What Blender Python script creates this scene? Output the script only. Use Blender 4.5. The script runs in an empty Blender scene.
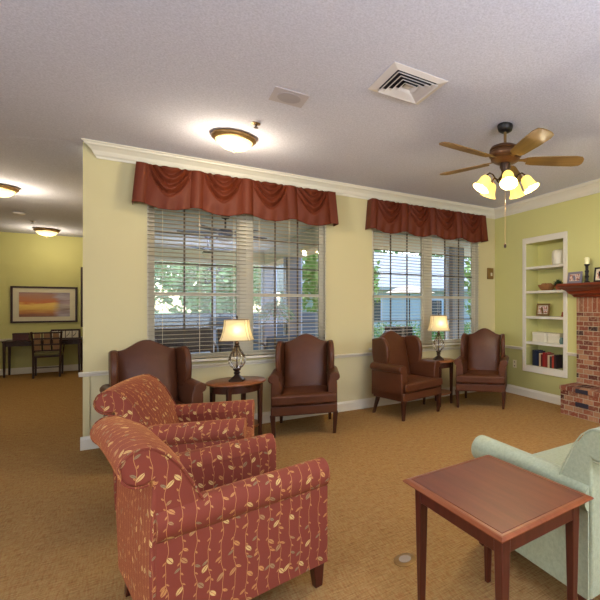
import bpy, math, random
from mathutils import Vector, Matrix
random.seed(7)
R = math.radians
PI = math.pi
SC = bpy.context.scene
COL = SC.collection

# ------------------------------------------------------------ camera
CAM_H = 1.434
YAW = R(34.8)
cd = bpy.data.cameras.new('camera')
cd.sensor_width = 36.0
cd.lens = 422 / 600 * 36.0
cd.shift_x = -0.25
cd.shift_y = 0.0083
cd.clip_start = 0.05
cam = bpy.data.objects.new('camera', cd)
COL.objects.link(cam)
cam.location = (0, 0, CAM_H)
cam.rotation_euler = (R(90), 0, -YAW)
SC.camera = cam

# ------------------------------------------------------------ world, sun, exposure
SC.view_settings.view_transform = 'Standard'
SC.view_settings.look = 'None'
SC.view_settings.gamma = 1.0
SC.view_settings.use_curve_mapping = False
SC.view_settings.exposure = 0.38
w = bpy.data.worlds.new('sky')
SC.world = w
w.use_nodes = True
nt = w.node_tree
bg = nt.nodes['Background']
sky = nt.nodes.new('ShaderNodeTexSky')
sky.sky_type = 'NISHITA'
sky.sun_disc = False
sky.sun_elevation = R(48)
sky.sun_rotation = R(14)
sky.air_density = 1.0
sky.dust_density = 2.5
nt.links.new(sky.outputs[0], bg.inputs[0])
bg.inputs[1].default_value = 0.66

def light(name, kind, loc, energy, color=(1, 1, 1), size=0.1, rot=(0, 0, 0), size_y=None):
    l = bpy.data.lights.new(name, kind)
    l.energy = energy
    l.color = color
    if kind == 'AREA':
        l.size = size
        if size_y:
            l.shape = 'RECTANGLE'
            l.size_y = size_y
    elif kind == 'SUN':
        l.angle = size
    else:
        l.shadow_soft_size = size
    o = bpy.data.objects.new(name, l)
    COL.objects.link(o)
    o.location = loc
    o.rotation_euler = rot
    return o

light('sun', 'SUN', (0, 25, 20), 3.6, (1, .95, .86), R(1.0), (R(-38), 0, R(14)))
# cool fill lamp added behind the camera, imitating daylight
light('back_fill', 'AREA', (1.6, -2.75, 1.75), 70, (.80, .88, 1.0), 3.6, (R(100), 0, 0), 1.9)
# upward fill added to lighten the ceiling, standing in for a bounced flash
light('ceiling_fill', 'AREA', (1.3, -1.5, 1.9), 260, (.74, .83, 1.0), 1.6, (R(180), 0, 0), 1.6)
light('side_fill', 'AREA', (-3.75, 0.6, 1.75), 120, (.80, .88, 1.0), 2.6, (R(105), 0, R(-90)), 1.7)  # cool side fill added in front of the solid left wall

# ------------------------------------------------------------ colour and materials
def lin(c):
    c = c / 255.0
    return c / 12.92 if c <= 0.04045 else ((c + 0.055) / 1.055) ** 2.4

def rgb(r, g, b):
    return (lin(r), lin(g), lin(b), 1.0)

class NT:
    def __init__(s, name):
        s.m = bpy.data.materials.new(name)
        s.m.use_nodes = True
        s.t = s.m.node_tree
        s.b = s.t.nodes['Principled BSDF']
        s.out = s.t.nodes['Material Output']
    def n(s, typ, **kw):
        nd = s.t.nodes.new(typ)
        for k, v in kw.items():
            setattr(nd, k, v)
        return nd
    def put(s, sock, v):
        if isinstance(v, bpy.types.NodeSocket):
            s.t.links.new(v, sock)
        else:
            sock.default_value = v
    def m_(s, op, a, b=0.0, c=None):
        nd = s.n('ShaderNodeMath', operation=op)
        s.put(nd.inputs[0], a)
        s.put(nd.inputs[1], b)
        if c is not None:
            s.put(nd.inputs[2], c)
        return nd.outputs[0]
    def mix(s, f, a, b, blend='MIX'):
        nd = s.n('ShaderNodeMix', data_type='RGBA', blend_type=blend)
        s.put(nd.inputs[0], f)
        s.put(nd.inputs[6], a)
        s.put(nd.inputs[7], b)
        return nd.outputs[2]
    def coord(s, which='Object', scale=(1, 1, 1)):
        tc = s.n('ShaderNodeTexCoord')
        mp = s.n('ShaderNodeMapping')
        mp.inputs['Scale'].default_value = scale
        s.t.links.new(tc.outputs[which], mp.inputs[0])
        return mp.outputs[0]
    def noise(s, vec, scale, detail=3.0, rough=.55):
        nd = s.n('ShaderNodeTexNoise')
        s.put(nd.inputs['Vector'], vec)
        nd.inputs['Scale'].default_value = scale
        nd.inputs['Detail'].default_value = detail
        nd.inputs['Roughness'].default_value = rough
        return nd.outputs[0]
    def ramp(s, f, stops):
        nd = s.n('ShaderNodeValToRGB')
        el = nd.color_ramp.elements
        while len(el) < len(stops):
            el.new(0.5)
        for e, (p, c) in zip(el, stops):
            e.position = p
            e.color = c
        s.put(nd.inputs[0], f)
        return nd.outputs[0]
    def bump(s, h, strength, dist=0.01):
        nd = s.n('ShaderNodeBump')
        nd.inputs['Strength'].default_value = strength
        nd.inputs['Distance'].default_value = dist
        s.put(nd.inputs['Height'], h)
        s.t.links.new(nd.outputs[0], s.b.inputs['Normal'])
    def base(s, c, rough=.5, metal=0.0, spec=.5):
        s.put(s.b.inputs['Base Color'], c)
        s.b.inputs['Roughness'].default_value = rough
        s.b.inputs['Metallic'].default_value = metal
        s.b.inputs['Specular IOR Level'].default_value = spec

MATS = {}
def plain(name, c, rough=.5, metal=0.0, spec=.5, var=.06, scale=9.0, bump=0.0, bscale=200):
    if name in MATS:
        return MATS[name]
    k = NT(name)
    v = k.noise(k.coord(), scale, 4)
    d = tuple(x * (1 - var * 2) for x in c[:3]) + (1,)
    e = tuple(min(1, x * (1 + var)) for x in c[:3]) + (1,)
    k.base(k.mix(v, d, e), rough, metal, spec)
    if bump:
        k.bump(k.noise(k.coord(), bscale, 2), bump, .002)
    MATS[name] = k.m
    return k.m

def emit(name, c, strength, basec=None, rough=.4):
    k = NT(name)
    k.base(basec or c, rough)
    v = k.noise(k.coord(), 14, 2)
    col = k.mix(v, tuple(x * .85 for x in c[:3]) + (1,), c)
    k.put(k.b.inputs['Emission Color'], col)
    k.b.inputs['Emission Strength'].default_value = strength
    return k.m

def wood(name, dark, lightc, rough=.3, axis=0, scale=1.0):
    k = NT(name)
    sc = [22 * scale] * 3
    sc[axis] = 1.6 * scale
    v = k.noise(k.coord('Object', sc), 1.0, 5, .6)
    big = k.noise(k.coord(), 2.0, 2)
    c = k.ramp(v, [(.3, dark), (.7, lightc)])
    c = k.mix(k.m_('MULTIPLY', big, .5), c, dark)
    k.base(c, rough, 0, .3)
    k.b.inputs['Coat Weight'].default_value = .12
    k.b.inputs['Coat Roughness'].default_value = .2
    return k.m

def brick_mat(name, ax_u, ax_v, bw, bh):
    k = NT(name)
    tc = k.n('ShaderNodeTexCoord')
    sp = k.n('ShaderNodeSeparateXYZ')
    k.t.links.new(tc.outputs['Object'], sp.inputs[0])
    cb = k.n('ShaderNodeCombineXYZ')
    k.t.links.new(sp.outputs[ax_u], cb.inputs[0])
    k.t.links.new(sp.outputs[ax_v], cb.inputs[1])
    def br(c1, c2, cm, bias):
        b = k.n('ShaderNodeTexBrick')
        b.offset = .5
        b.inputs['Color1'].default_value = c1
        b.inputs['Color2'].default_value = c2
        b.inputs['Mortar'].default_value = cm
        b.inputs['Scale'].default_value = 1.0
        b.inputs['Mortar Size'].default_value = .0055
        b.inputs['Mortar Smooth'].default_value = .3
        b.inputs['Bias'].default_value = bias
        b.inputs['Brick Width'].default_value = bw
        b.inputs['Row Height'].default_value = bh
        k.t.links.new(cb.outputs[0], b.inputs['Vector'])
        return b
    b = br((1, 1, 1, 1), (0, 0, 0, 1), (.5, .5, .5, 1), 0)
    c = k.ramp(b.outputs[0], [(0, rgb(50, 38, 38)), (.16, rgb(122, 64, 46)), (.35, rgb(150, 92, 66)),
                              (.55, rgb(112, 60, 46)), (.75, rgb(172, 128, 94)), (.93, rgb(140, 74, 54)), (1, rgb(110, 70, 58))])
    v = k.noise(k.coord(), 26, 4)
    c = k.mix(k.ramp(v, [(.52, (0, 0, 0, 1)), (.72, (.55, .55, .55, 1))]), c, rgb(190, 164, 134))
    c = k.mix(b.outputs['Fac'], c, rgb(168, 154, 130))
    k.base(c, .9, 0, .2)
    k.bump(k.m_('SUBTRACT', k.m_('MULTIPLY', v, .4), b.outputs['Fac']), .6, .006)
    return k.m

def vine_fabric(name, ground, ground2, gold, pale, grey):
    """woven upholstery: thin climbing stems with leaves on a plain ground, laid out on the metric UVs"""
    k = NT(name)
    tc = k.n('ShaderNodeTexCoord')
    sp = k.n('ShaderNodeSeparateXYZ')
    k.t.links.new(tc.outputs['UV'], sp.inputs[0])
    U, V = sp.outputs[0], sp.outputs[1]
    m = k.m_
    S = .050
    wob = m('MULTIPLY', m('SINE', m('MULTIPLY', V, 2 * PI / .21)), .10)
    wob2 = m('MULTIPLY', m('SINE', m('MULTIPLY', V, 2 * PI / .083)), .035)
    uu = m('ADD', m('ADD', m('DIVIDE', U, S), wob), wob2)
    col = m('FLOOR', uu)
    a = m('MULTIPLY', m('SUBTRACT', m('SUBTRACT', uu, col), .5), S)
    stem = m('LESS_THAN', m('ABSOLUTE', a), .0009)
    def rnd(x, y, salt):
        wn = k.n('ShaderNodeTexWhiteNoise', noise_dimensions='3D')
        cb = k.n('ShaderNodeCombineXYZ')
        k.put(cb.inputs[0], x)
        k.put(cb.inputs[1], y)
        cb.inputs[2].default_value = salt
        k.t.links.new(cb.outputs[0], wn.inputs[0])
        return wn.outputs[0]
    colr = rnd(col, 0.0, 3.1)
    def leaves(pitch, off, length, width, ang, salt, prob):
        vv = m('ADD', m('DIVIDE', V, pitch), m('MULTIPLY', colr, 1.7 + salt))
        row = m('FLOOR', vv)
        b = m('MULTIPLY', m('SUBTRACT', m('SUBTRACT', vv, row), .5), pitch)
        r = rnd(col, row, salt)
        sgn = m('SUBTRACT', m('MULTIPLY', m('GREATER_THAN', rnd(col, row, salt + 5), .5), 2.0), 1.0)
        px = m('SUBTRACT', m('MULTIPLY', a, sgn), off)
        ca, sa = math.cos(ang), math.sin(ang)
        x2 = m('ADD', m('MULTIPLY', px, ca), m('MULTIPLY', b, sa))
        y2 = m('SUBTRACT', m('MULTIPLY', b, ca), m('MULTIPLY', px, sa))
        q = m('DIVIDE', x2, length)
        lim = m('MULTIPLY', m('SUBTRACT', 1.0, m('MULTIPLY', q, q)), width)
        inside = m('LESS_THAN', m('ABSOLUTE', y2), lim)
        ok = m('LESS_THAN', r, prob)
        vein = m('GREATER_THAN', m('ABSOLUTE', y2), width * .12)
        return m('MULTIPLY', m('MULTIPLY', inside, ok), vein), rnd(col, row, salt + 9)
    L1, r1 = leaves(.115, .013, .0200, .0085, R(48), 1.3, .62)
    L3, r3 = leaves(.071, .011, .0150, .0050, R(35), 4.2, .6)
    L2, r2 = leaves(.043, .006, .0085, .0028, R(55), 7.7, .85)
    weave = k.noise(k.coord('UV', (900, 250, 1)), 1.0, 2)
    g = k.mix(weave, ground, ground2)
    c = k.mix(stem, g, gold)
    c = k.mix(L2, c, gold)
    c = k.mix(L3, c, k.ramp(r3, [(.0, grey), (.5, grey), (.55, gold), (1, gold)]))
    leafc = k.ramp(r1, [(.0, pale), (.45, pale), (.5, grey), (.8, gold), (1, gold)])
    c = k.mix(L1, c, leafc)
    k.base(c, .85, 0, .25)
    k.b.inputs['Sheen Weight'].default_value = .55
    k.b.inputs['Sheen Roughness'].default_value = .35
    k.b.inputs['Sheen Tint'].default_value = rgb(226, 150, 84)
    k.bump(weave, .35, .001)
    return k.m

M = {}
def mk_materials():
    # walls
    def wall(name, c):
        k = NT(name)
        v = k.noise(k.coord(), 1.3, 2)
        k.base(k.mix(v, tuple(x * .97 for x in c[:3]) + (1,), c), .62, 0, .3)
        k.bump(k.noise(k.coord(), 160, 3), .12, .002)
        return k.m
    M['cream'] = wall('cream_wall_paint', rgb(206, 195, 150))
    M['cream_low'] = wall('pale_wainscot_paint', rgb(208, 199, 160))
    M['olive'] = wall('olive_wall_paint', rgb(205, 201, 134))
    M['olive_low'] = wall('olive_lower_paint', rgb(178, 174, 114))
    k = NT('textured_ceiling_paint')
    v = k.noise(k.coord(), 75, 4, .7)
    k.base(k.ramp(v, [(.3, rgb(194, 194, 210)), (.7, rgb(222, 222, 238))]), .9, 0, .1)
    k.bump(v, .55, .008)
    M['ceiling'] = k.m
    # carpet
    k = NT('patterned_carpet')
    a = k.noise(k.coord('Object', (13, 120, 1)), 1.0, 3, .6)
    b = k.noise(k.coord('Object', (110, 16, 1)), 1.0, 3, .6)
    f = k.noise(k.coord(), 230, 3, .7)
    big = k.noise(k.coord(), 1.1, 3)
    c = k.ramp(a, [(.3, rgb(104, 68, 38)), (.5, rgb(164, 128, 78)), (.68, rgb(190, 154, 102))])
    c2 = k.ramp(b, [(.36, rgb(140, 76, 48)), (.5, rgb(160, 128, 82)), (.66, rgb(172, 150, 98))])
    c = k.mix(.45, c, c2)
    c = k.mix(k.m_('MULTIPLY', k.ramp(f, [(.35, (0, 0, 0, 1)), (.7, (1, 1, 1, 1))]), .45), c, rgb(112, 76, 40))
    c = k.mix(k.m_('MULTIPLY', big, .25), c, rgb(180, 138, 82))
    k.base(c, .95, 0, .1)
    k.bump(k.m_('ADD', f, k.m_('MULTIPLY', a, .6)), .5, .006)
    M['carpet'] = k.m
    M['white'] = plain('white_trim_paint', rgb(222, 216, 200), .4, var=.02)
    M['frame_white'] = plain('window_frame_paint', rgb(208, 200, 178), .45, var=.02)
    M['slat'] = plain('blind_slat', rgb(186, 174, 150), .5, var=.03)
    M['cord'] = plain('blind_cord', rgb(226, 214, 186), .8)
    M['muntin'] = plain('dark_muntin', rgb(92, 80, 66), .5)
    M['brick'] = brick_mat('tumbled_brick', 1, 2, .150, .064)
    M['brick_soldier'] = brick_mat('soldier_course_brick', 1, 2, .072, .23)
    M['firebox'] = plain('dark_firebox', rgb(28, 26, 26), .8)
    M['mantel'] = wood('mantel_wood', rgb(96, 38, 20), rgb(140, 62, 34), .35, 1)
    M['cherry'] = wood('cherry_wood', rgb(82, 31, 16), rgb(112, 50, 28), .46, 1)
    M['cherry_edge'] = wood('cherry_edge_wood', rgb(110, 54, 28), rgb(144, 80, 44), .3, 1)
    M['cherry_leg'] = wood('cherry_leg_wood', rgb(62, 26, 18), rgb(88, 40, 27), .3, 2)
    M['table'] = wood('side_table_wood', rgb(112, 62, 32), rgb(150, 92, 52), .3, 0)
    M['table_leg'] = wood('side_table_leg_wood', rgb(54, 26, 16), rgb(78, 40, 26), .35, 2)
    M['dark_wood'] = wood('dark_wood', rgb(44, 24, 18), rgb(68, 40, 30), .4, 2)
    M['leather'] = None
    k = NT('brown_leather')
    v = k.noise(k.coord(), 6, 3)
    g = k.n('ShaderNodeTexVoronoi')
    k.put(g.inputs['Vector'], k.coord())
    g.inputs['Scale'].default_value = 260
    k.base(k.mix(v, rgb(72, 38, 21), rgb(94, 53, 32)), .40, 0, .3)
    k.bump(g.outputs[0], .12, .001)
    M['leather'] = k.m
    M['vine'] = vine_fabric('vine_upholstery', rgb(134, 64, 48), rgb(118, 54, 40), rgb(188, 132, 78), rgb(204, 170, 108), rgb(136, 118, 86))
    k = NT('sage_chenille')
    v = k.noise(k.coord('Object', (60, 60, 60)), 1.0, 4, .7)
    big = k.noise(k.coord(), 9, 3)
    c = k.mix(v, rgb(124, 132, 102), rgb(178, 182, 150))
    c = k.mix(k.m_('MULTIPLY', big, .35), c, rgb(150, 156, 134))
    k.base(c, .9, 0, .2)
    k.b.inputs['Sheen Weight'].default_value = .2
    k.bump(v, .4, .003)
    M['sage'] = k.m
    k = NT('rust_taffeta')
    v = k.noise(k.coord('Object', (30, 30, 3)), 1.0, 3)
    k.base(k.mix(v, rgb(86, 32, 12), rgb(110, 46, 20)), .6, 0, .3)
    M['rust'] = k.m
    M['bronze'] = plain('dark_bronze', rgb(64, 46, 36), .35, .7)
    M['antique'] = plain('antique_brass', rgb(146, 114, 70), .38, .7)
    M['black'] = plain('black_iron', rgb(30, 26, 26), .45, .3)
    M['blade'] = wood('fan_blade_wood', rgb(112, 84, 44), rgb(146, 114, 64), .55, 0)
    M['bowl_glass'] = emit('lit_bowl_glass', (1.0, .80, .36, 1), 1.5, rgb(240, 220, 160))
    M['tulip_glass'] = emit('lit_tulip_glass', (1.0, .72, .16, 1), 1.15, rgb(226, 196, 104))
    M['bulb'] = emit('lit_bulb', (1.0, .88, .50, 1), 4.0)
    # lamp shade: translucent cloth lit from inside
    k = NT('cream_shade_cloth')
    d = k.n('ShaderNodeBsdfDiffuse')
    t = k.n('ShaderNodeBsdfTranslucent')
    v = k.noise(k.coord('Object', (200, 200, 60)), 1.0, 2)
    c = k.mix(v, rgb(232, 214, 168), rgb(244, 230, 190))
    k.put(d.inputs[0], c)
    k.put(t.inputs[0], c)
    mx = k.n('ShaderNodeMixShader')
    mx.inputs[0].default_value = .34
    k.t.links.new(d.outputs[0], mx.inputs[1])
    k.t.links.new(t.outputs[0], mx.inputs[2])
    k.t.links.new(mx.outputs[0], k.out.inputs[0])
    M['shade'] = k.m
    # glasses
    def glassy(name, tint, gloss, rough=0.0):
        k = NT(name)
        tr = k.n('ShaderNodeBsdfTransparent')
        gl = k.n('ShaderNodeBsdfGlossy')
        lw = k.n('ShaderNodeFresnel')
        lw.inputs[0].default_value = 1.5
        tr.inputs[0].default_value = tint
        gl.inputs['Roughness'].default_value = rough
        mx = k.n('ShaderNodeMixShader')
        k.put(mx.inputs[0], k.m_('MINIMUM', k.m_('MULTIPLY', lw.outputs[0], gloss), 1.0))
        k.t.links.new(tr.outputs[0], mx.inputs[1])
        k.t.links.new(gl.outputs[0], mx.inputs[2])
        k.t.links.new(mx.outputs[0], k.out.inputs[0])
        return k.m
    M['pane'] = glassy('window_glass', (.90, .96, 1.0, 1), 1.0)
    M['gourd'] = glassy('amber_ribbed_glass', (.97, .93, .84, 1), 2.0, .05)
    M['picture_glass'] = glassy('picture_glass', (.97, .97, .97, 1), 1.0)
    M['linen'] = plain('linen_mat', rgb(224, 216, 190), .8)
    M['ceramic'] = plain('white_ceramic', rgb(226, 218, 196), .35, bump=.3, bscale=60)
    M['wicker'] = plain('tan_wicker', rgb(170, 116, 66), .8, var=.3, scale=120, bump=.5, bscale=150)
    M['terracotta'] = plain('terracotta', rgb(150, 78, 48), .8)
    M['leaf_dark'] = plain('dark_leaf', rgb(44, 66, 34), .6, var=.25, scale=40)
    M['candle'] = plain('cream_candle', rgb(240, 232, 180), .5)
    M['grey_frame'] = plain('blue_grey_frame', rgb(124, 120, 136), .5)
    M['plate'] = plain('ivory_plastic', rgb(214, 204, 172), .4)
    M['outlet_dark'] = plain('outlet_slots', rgb(60, 54, 48), .5)
    M['speaker'] = plain('speaker_grille', rgb(168, 160, 166), .8, var=.05, bump=.4, bscale=400)
    M['vent_white'] = plain('vent_white', rgb(224, 216, 212), .45)
    M['vent_dark'] = plain('duct_dark', rgb(44, 38, 50), .9)
    # outdoors
    M['porch_floor'] = plain('porch_concrete', rgb(190, 186, 180), .8, var=.1)
    M['porch_ceiling'] = plain('porch_ceiling_paint', rgb(222, 232, 236), .7, var=.03)
    M['porch_beam'] = plain('porch_beam_paint', rgb(214, 216, 204), .7)
    M['porch_post'] = plain('porch_post_grey', rgb(150, 152, 170), .7)
    M['screen_frame'] = plain('screen_frame_white', rgb(200, 212, 236), .5)
    M['grass'] = plain('lawn_grass', rgb(96, 130, 60), .9, var=.25, scale=20)
    M['siding'] = None
    k = NT('lap_siding')
    tc = k.n('ShaderNodeTexCoord')
    sp = k.n('ShaderNodeSeparateXYZ')
    k.t.links.new(tc.outputs['Object'], sp.inputs[0])
    fr = k.m_('FRACT', k.m_('DIVIDE', sp.outputs[2], .16))
    k.base(k.mix(k.m_('GREATER_THAN', fr, .9), rgb(186, 196, 206), rgb(120, 130, 142)), .7)
    k.bump(fr, .5, .02)
    M['siding'] = k.m
    M['roof_white'] = plain('pale_roof', rgb(176, 174, 174), .8)
    M['wicker_grey'] = plain('grey_blue_wicker', rgb(96, 108, 140), .8, var=.15, scale=60, bump=.5, bscale=120)
    M['wicker_brown'] = plain('brown_wicker', rgb(88, 74, 70), .8, var=.2, scale=60, bump=.5, bscale=120)
    M['cushion_blue'] = plain('pale_blue_cushion', rgb(166, 180, 204), .9)
    M['foliage'] = plain('tree_leaf', rgb(150, 180, 92), .7, var=.35, scale=3)
    M['foliage2'] = plain('tree_leaf_deep', rgb(104, 144, 76), .7, var=.35, scale=3)
    M['hedge'] = plain('hedge_leaf', rgb(110, 150, 66), .7, var=.3, scale=12)
    M['bark'] = plain('bark', rgb(88, 72, 60), .9, var=.25, scale=20)
    M['canvas'] = plain('umbrella_canvas', rgb(196, 172, 156), .8)
    M['fence'] = plain('grey_fence_boards', rgb(104, 108, 120), .8, var=.12)
mk_materials()

# ------------------------------------------------------------ mesh helpers
class MB:
    def __init__(s):
        s.v = []; s.f = []; s.uv = []
    def add(s, vs, fs, uvs=None, mat=None):
        o = len(s.v)
        for p in vs:
            p = Vector(p)
            if mat is not None:
                p = mat @ p
            s.v.append(tuple(p))
        for i, f in enumerate(fs):
            s.f.append([o + j for j in f])
            s.uv.append(uvs[i] if uvs else None)
        return s
    def box(s, x0, x1, y0, y1, z0, z1, mat=None):
        vs = [(x0, y0, z0), (x1, y0, z0), (x1, y1, z0), (x0, y1, z0), (x0, y0, z1), (x1, y0, z1), (x1, y1, z1), (x0, y1, z1)]
        return s.add(vs, [(0, 3, 2, 1), (4, 5, 6, 7), (0, 1, 5, 4), (1, 2, 6, 5), (2, 3, 7, 6), (3, 0, 4, 7)], mat=mat)
    def taper(s, c0, h0, c1, h1):
        """square-section bar from centre c0 (half sizes h0) to centre c1 (half sizes h1)"""
        vs = []
        for c, h in ((c0, h0), (c1, h1)):
            hx, hy = h if isinstance(h, tuple) else (h, h)
            for dx, dy in ((-1, -1), (1, -1), (1, 1), (-1, 1)):
                vs.append((c[0] + dx * hx, c[1] + dy * hy, c[2]))
        return s.add(vs, [(0, 3, 2, 1), (4, 5, 6, 7), (0, 1, 5, 4), (1, 2, 6, 5), (2, 3, 7, 6), (3, 0, 4, 7)])
    def lathe(s, prof, seg=32, c=(0, 0, 0), sx=1.0, sy=1.0, mat=None, power=None, caps=True):
        """prof = [(r, z)...] about Z; power squares the outline (superellipse)"""
        vs = []
        for r, z in prof:
            for i in range(seg):
                a = 2 * PI * i / seg
                ca, sa = math.cos(a), math.sin(a)
                if power:
                    q = (abs(ca) ** power + abs(sa) ** power) ** (-1 / power)
                    ca, sa = ca * q, sa * q
                vs.append((c[0] + r * ca * sx, c[1] + r * sa * sy, c[2] + z))
        fs = []
        n = len(prof)
        for j in range(n - 1):
            for i in range(seg):
                k = (i + 1) % seg
                fs.append((j * seg + i, j * seg + k, (j + 1) * seg + k, (j + 1) * seg + i))
        if caps:
            if prof[0][0] > 1e-5:
                fs.append(tuple(range(seg))[::-1])
            if prof[-1][0] > 1e-5:
                fs.append(tuple((n - 1) * seg + i for i in range(seg)))
        return s.add(vs, fs, mat=mat)
    def tube(s, pts, r, seg=10, r_end=None):
        pts = [Vector(p) for p in pts]
        n = len(pts)
        vs = []
        up = Vector((0, 0, 1))
        for i, p in enumerate(pts):
            d = (pts[min(i + 1, n - 1)] - pts[max(i - 1, 0)]).normalized()
            ref = up if abs(d.dot(up)) < .95 else Vector((1, 0, 0))
            a = d.cross(ref).normalized()
            b = d.cross(a).normalized()
            rr = r if r_end is None else r + (r_end - r) * i / (n - 1)
            for k in range(seg):
                t = 2 * PI * k / seg
                vs.append(p + a * math.cos(t) * rr + b * math.sin(t) * rr)
        fs = []
        for i in range(n - 1):
            for k in range(seg):
                q = (k + 1) % seg
                fs.append((i * seg + k, i * seg + q, (i + 1) * seg + q, (i + 1) * seg + k))
        fs.append(tuple(range(seg))[::-1])
        fs.append(tuple((n - 1) * seg + i for i in range(seg)))
        return s.add(vs, fs)
    def extrude(s, prof, a0, a1, axis, slices=1, warp=None, mat=None):
        """closed 2-D profile swept along axis ('x': prof=(y,z); 'y': prof=(x,z); 'z': prof=(x,y)); metric UVs: u along, v round the profile"""
        n = len(prof)
        L = [0.0]
        for i in range(n):
            p, q = prof[i], prof[(i + 1) % n]
            L.append(L[-1] + math.hypot(q[0] - p[0], q[1] - p[1]))
        vs = []
        for j in range(slices + 1):
            a = a0 + (a1 - a0) * j / slices
            for (p, q) in prof:
                if warp:
                    p2, q2 = warp(p, q, j / slices)
                else:
                    p2, q2 = p, q
                vs.append({'x': (a, p2, q2), 'y': (p2, a, q2), 'z': (p2, q2, a)}[axis])
        fs = []; uvs = []
        for j in range(slices):
            b0 = a0 + (a1 - a0) * j / slices
            b1 = a0 + (a1 - a0) * (j + 1) / slices
            for i in range(n):
                k = (i + 1) % n
                fs.append((j * n + i, j * n + k, (j + 1) * n + k, (j + 1) * n + i))
                uvs.append([(b0, L[i]), (b0, L[i + 1]), (b1, L[i + 1]), (b1, L[i])])
        fs.append(tuple(range(n))[::-1])
        uvs.append([tuple(prof[i]) for i in range(n)][::-1])
        fs.append(tuple(slices * n + i for i in range(n)))
        uvs.append([tuple(prof[i]) for i in range(n)])
        return s.add(vs, fs, uvs, mat)
    def obj(s, name, mat, parent=None, bevel=0.0, bseg=2, smooth=False, sub=0, loc=None, boxuv=False, angle=35):
        me = bpy.data.meshes.new(name)
        me.from_pydata(s.v, [], s.f)
        me.validate()
        me.update()
        if boxuv or any(u is not None for u in s.uv):
            ul = me.uv_layers.new(name='uv')
            for poly in me.polygons:
                u = s.uv[poly.index] if (poly.index < len(s.uv)) else None
                for li, loop in enumerate(poly.loop_indices):
                    if u is not None:
                        ul.data[loop].uv = u[li]
                    else:
                        p = me.vertices[me.loops[loop].vertex_index].co
                        nn = poly.normal
                        ax = max(range(3), key=lambda q: abs(nn[q]))
                        ul.data[loop].uv = ((p.y, p.z), (p.x, p.z), (p.y, p.x))[ax]
        me.materials.append(mat)
        import bmesh
        bm = bmesh.new()
        bm.from_mesh(me)
        bmesh.ops.recalc_face_normals(bm, faces=bm.faces)
        bm.to_mesh(me)
        bm.free()
        o = bpy.data.objects.new(name, me)
        COL.objects.link(o)
        if loc:
            o.location = loc
        if parent:
            o.parent = parent
        if bevel:
            b = o.modifiers.new('bevel', 'BEVEL')
            b.width = bevel
            b.segments = bseg
            b.limit_method = 'ANGLE'
            b.angle_limit = R(angle)
            smooth = True
        if sub:
            q = o.modifiers.new('sub', 'SUBSURF')
            q.levels = sub
            q.render_levels = sub
            smooth = True
        if smooth:
            me.polygons.foreach_set('use_smooth', [True] * len(me.polygons))
            try:
                me.set_sharp_from_angle(angle=R(50))
            except Exception:
                pass
        return o

def tag(o, label=None, cat=None, group=None, kind=None):
    if label: o['label'] = label
    if cat: o['category'] = cat
    if group: o['group'] = group
    if kind: o['kind'] = kind
    return o
def empty(name, loc, rz, label, cat, group=None):
    o = bpy.data.objects.new(name, None)
    o.empty_display_size = .1
    COL.objects.link(o)
    o.location = loc
    o.rotation_euler = (0, 0, rz)
    return tag(o, label, cat, group)
def dup(root, loc, rz=None, label=None, group=None):
    def cp(o, parent):
        c = o.copy()
        COL.objects.link(c)
        c.parent = parent
        for ch in list(o.children):
            cp(ch, c)
        return c
    r = cp(root, None)
    r.location = loc
    if rz is not None: r.rotation_euler = (0, 0, rz)
    if label: r['label'] = label
    if group: r['group'] = group
    return r
def struct(mb, name, mat, **kw):
    o = mb.obj(name, mat, **kw)
    if not o.parent: o['kind'] = 'structure'
    return o
def arc(cx, cy, r, a0, a1, n):
    return [(cx + r * math.cos(R(a0 + (a1 - a0) * i / n)), cy + r * math.sin(R(a0 + (a1 - a0) * i / n))) for i in range(n + 1)]

# ------------------------------------------------------------ room shell
YW, XW, CZ = 5.5, 4.76, 3.05         # window wall, fireplace wall, ceiling
XL = -0.60                            # free end of the window wall
HX, HY = -4.0, 12.3                   # hall
RAIL = .77
struct(MB().box(-4.0, 5.3, -3.0, 12.42, -.12, 0), 'floor', M['carpet'])
# main ceiling, then the slightly lower hall ceiling beyond the end of the wall
mb = MB()
poly = [(-4.0, -3.0), (5.3, -3.0), (5.3, 5.68), (XL, 5.68), (XL, 5.50), (-4.0, 6.97)]
mb.extrude([(x, y) for x, y in poly], CZ, CZ + .12, 'z')
struct(mb, 'ceiling', M['ceiling'])
mb = MB()
z_a, z_b = CZ - .001, 2.925
hp_ = [(-4.0, 6.97, z_a), (XL, 5.50, z_a), (XL, 12.42, z_b), (-4.0, 12.42, z_b)]
mb.add(hp_ + [(x, y, z + .16) for x, y, z in hp_], [(0, 1, 2, 3), (4, 7, 6, 5), (0, 4, 5, 1), (1, 5, 6, 2), (2, 6, 7, 3), (3, 7, 4, 0)])
struct(mb, 'ceiling_hall', M['ceiling'])

W1 = (-.084, 1.833); W2 = (2.487, 4.40); WZ = (.83, 2.62)
def panels(mb, x0, x1, z0, z1):
    mb.box(x0, x1, YW, YW + .18, z0, z1)
up = MB(); lo = MB()
for (a, b) in ((XL, W1[0]), (W1[1], W2[0]), (W2[1], XW)):
    panels(up, a, b, RAIL, WZ[1])
panels(up, XL, XW, WZ[1], CZ)
for (a, b) in (W1, W2):
    panels(up, a, b, RAIL, WZ[0])
panels(lo, XL, XW, 0, RAIL)
wf = struct(up, 'wall_front', M['cream'])
struct(lo, 'lower_panel', M['cream_low'], parent=wf)
MBc = MB().box(XL, XL + .055, YW - .012, YW, .14, RAIL - .05)
struct(MBc, 'corner_board', M['cream'], parent=wf, bevel=.004)
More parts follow.
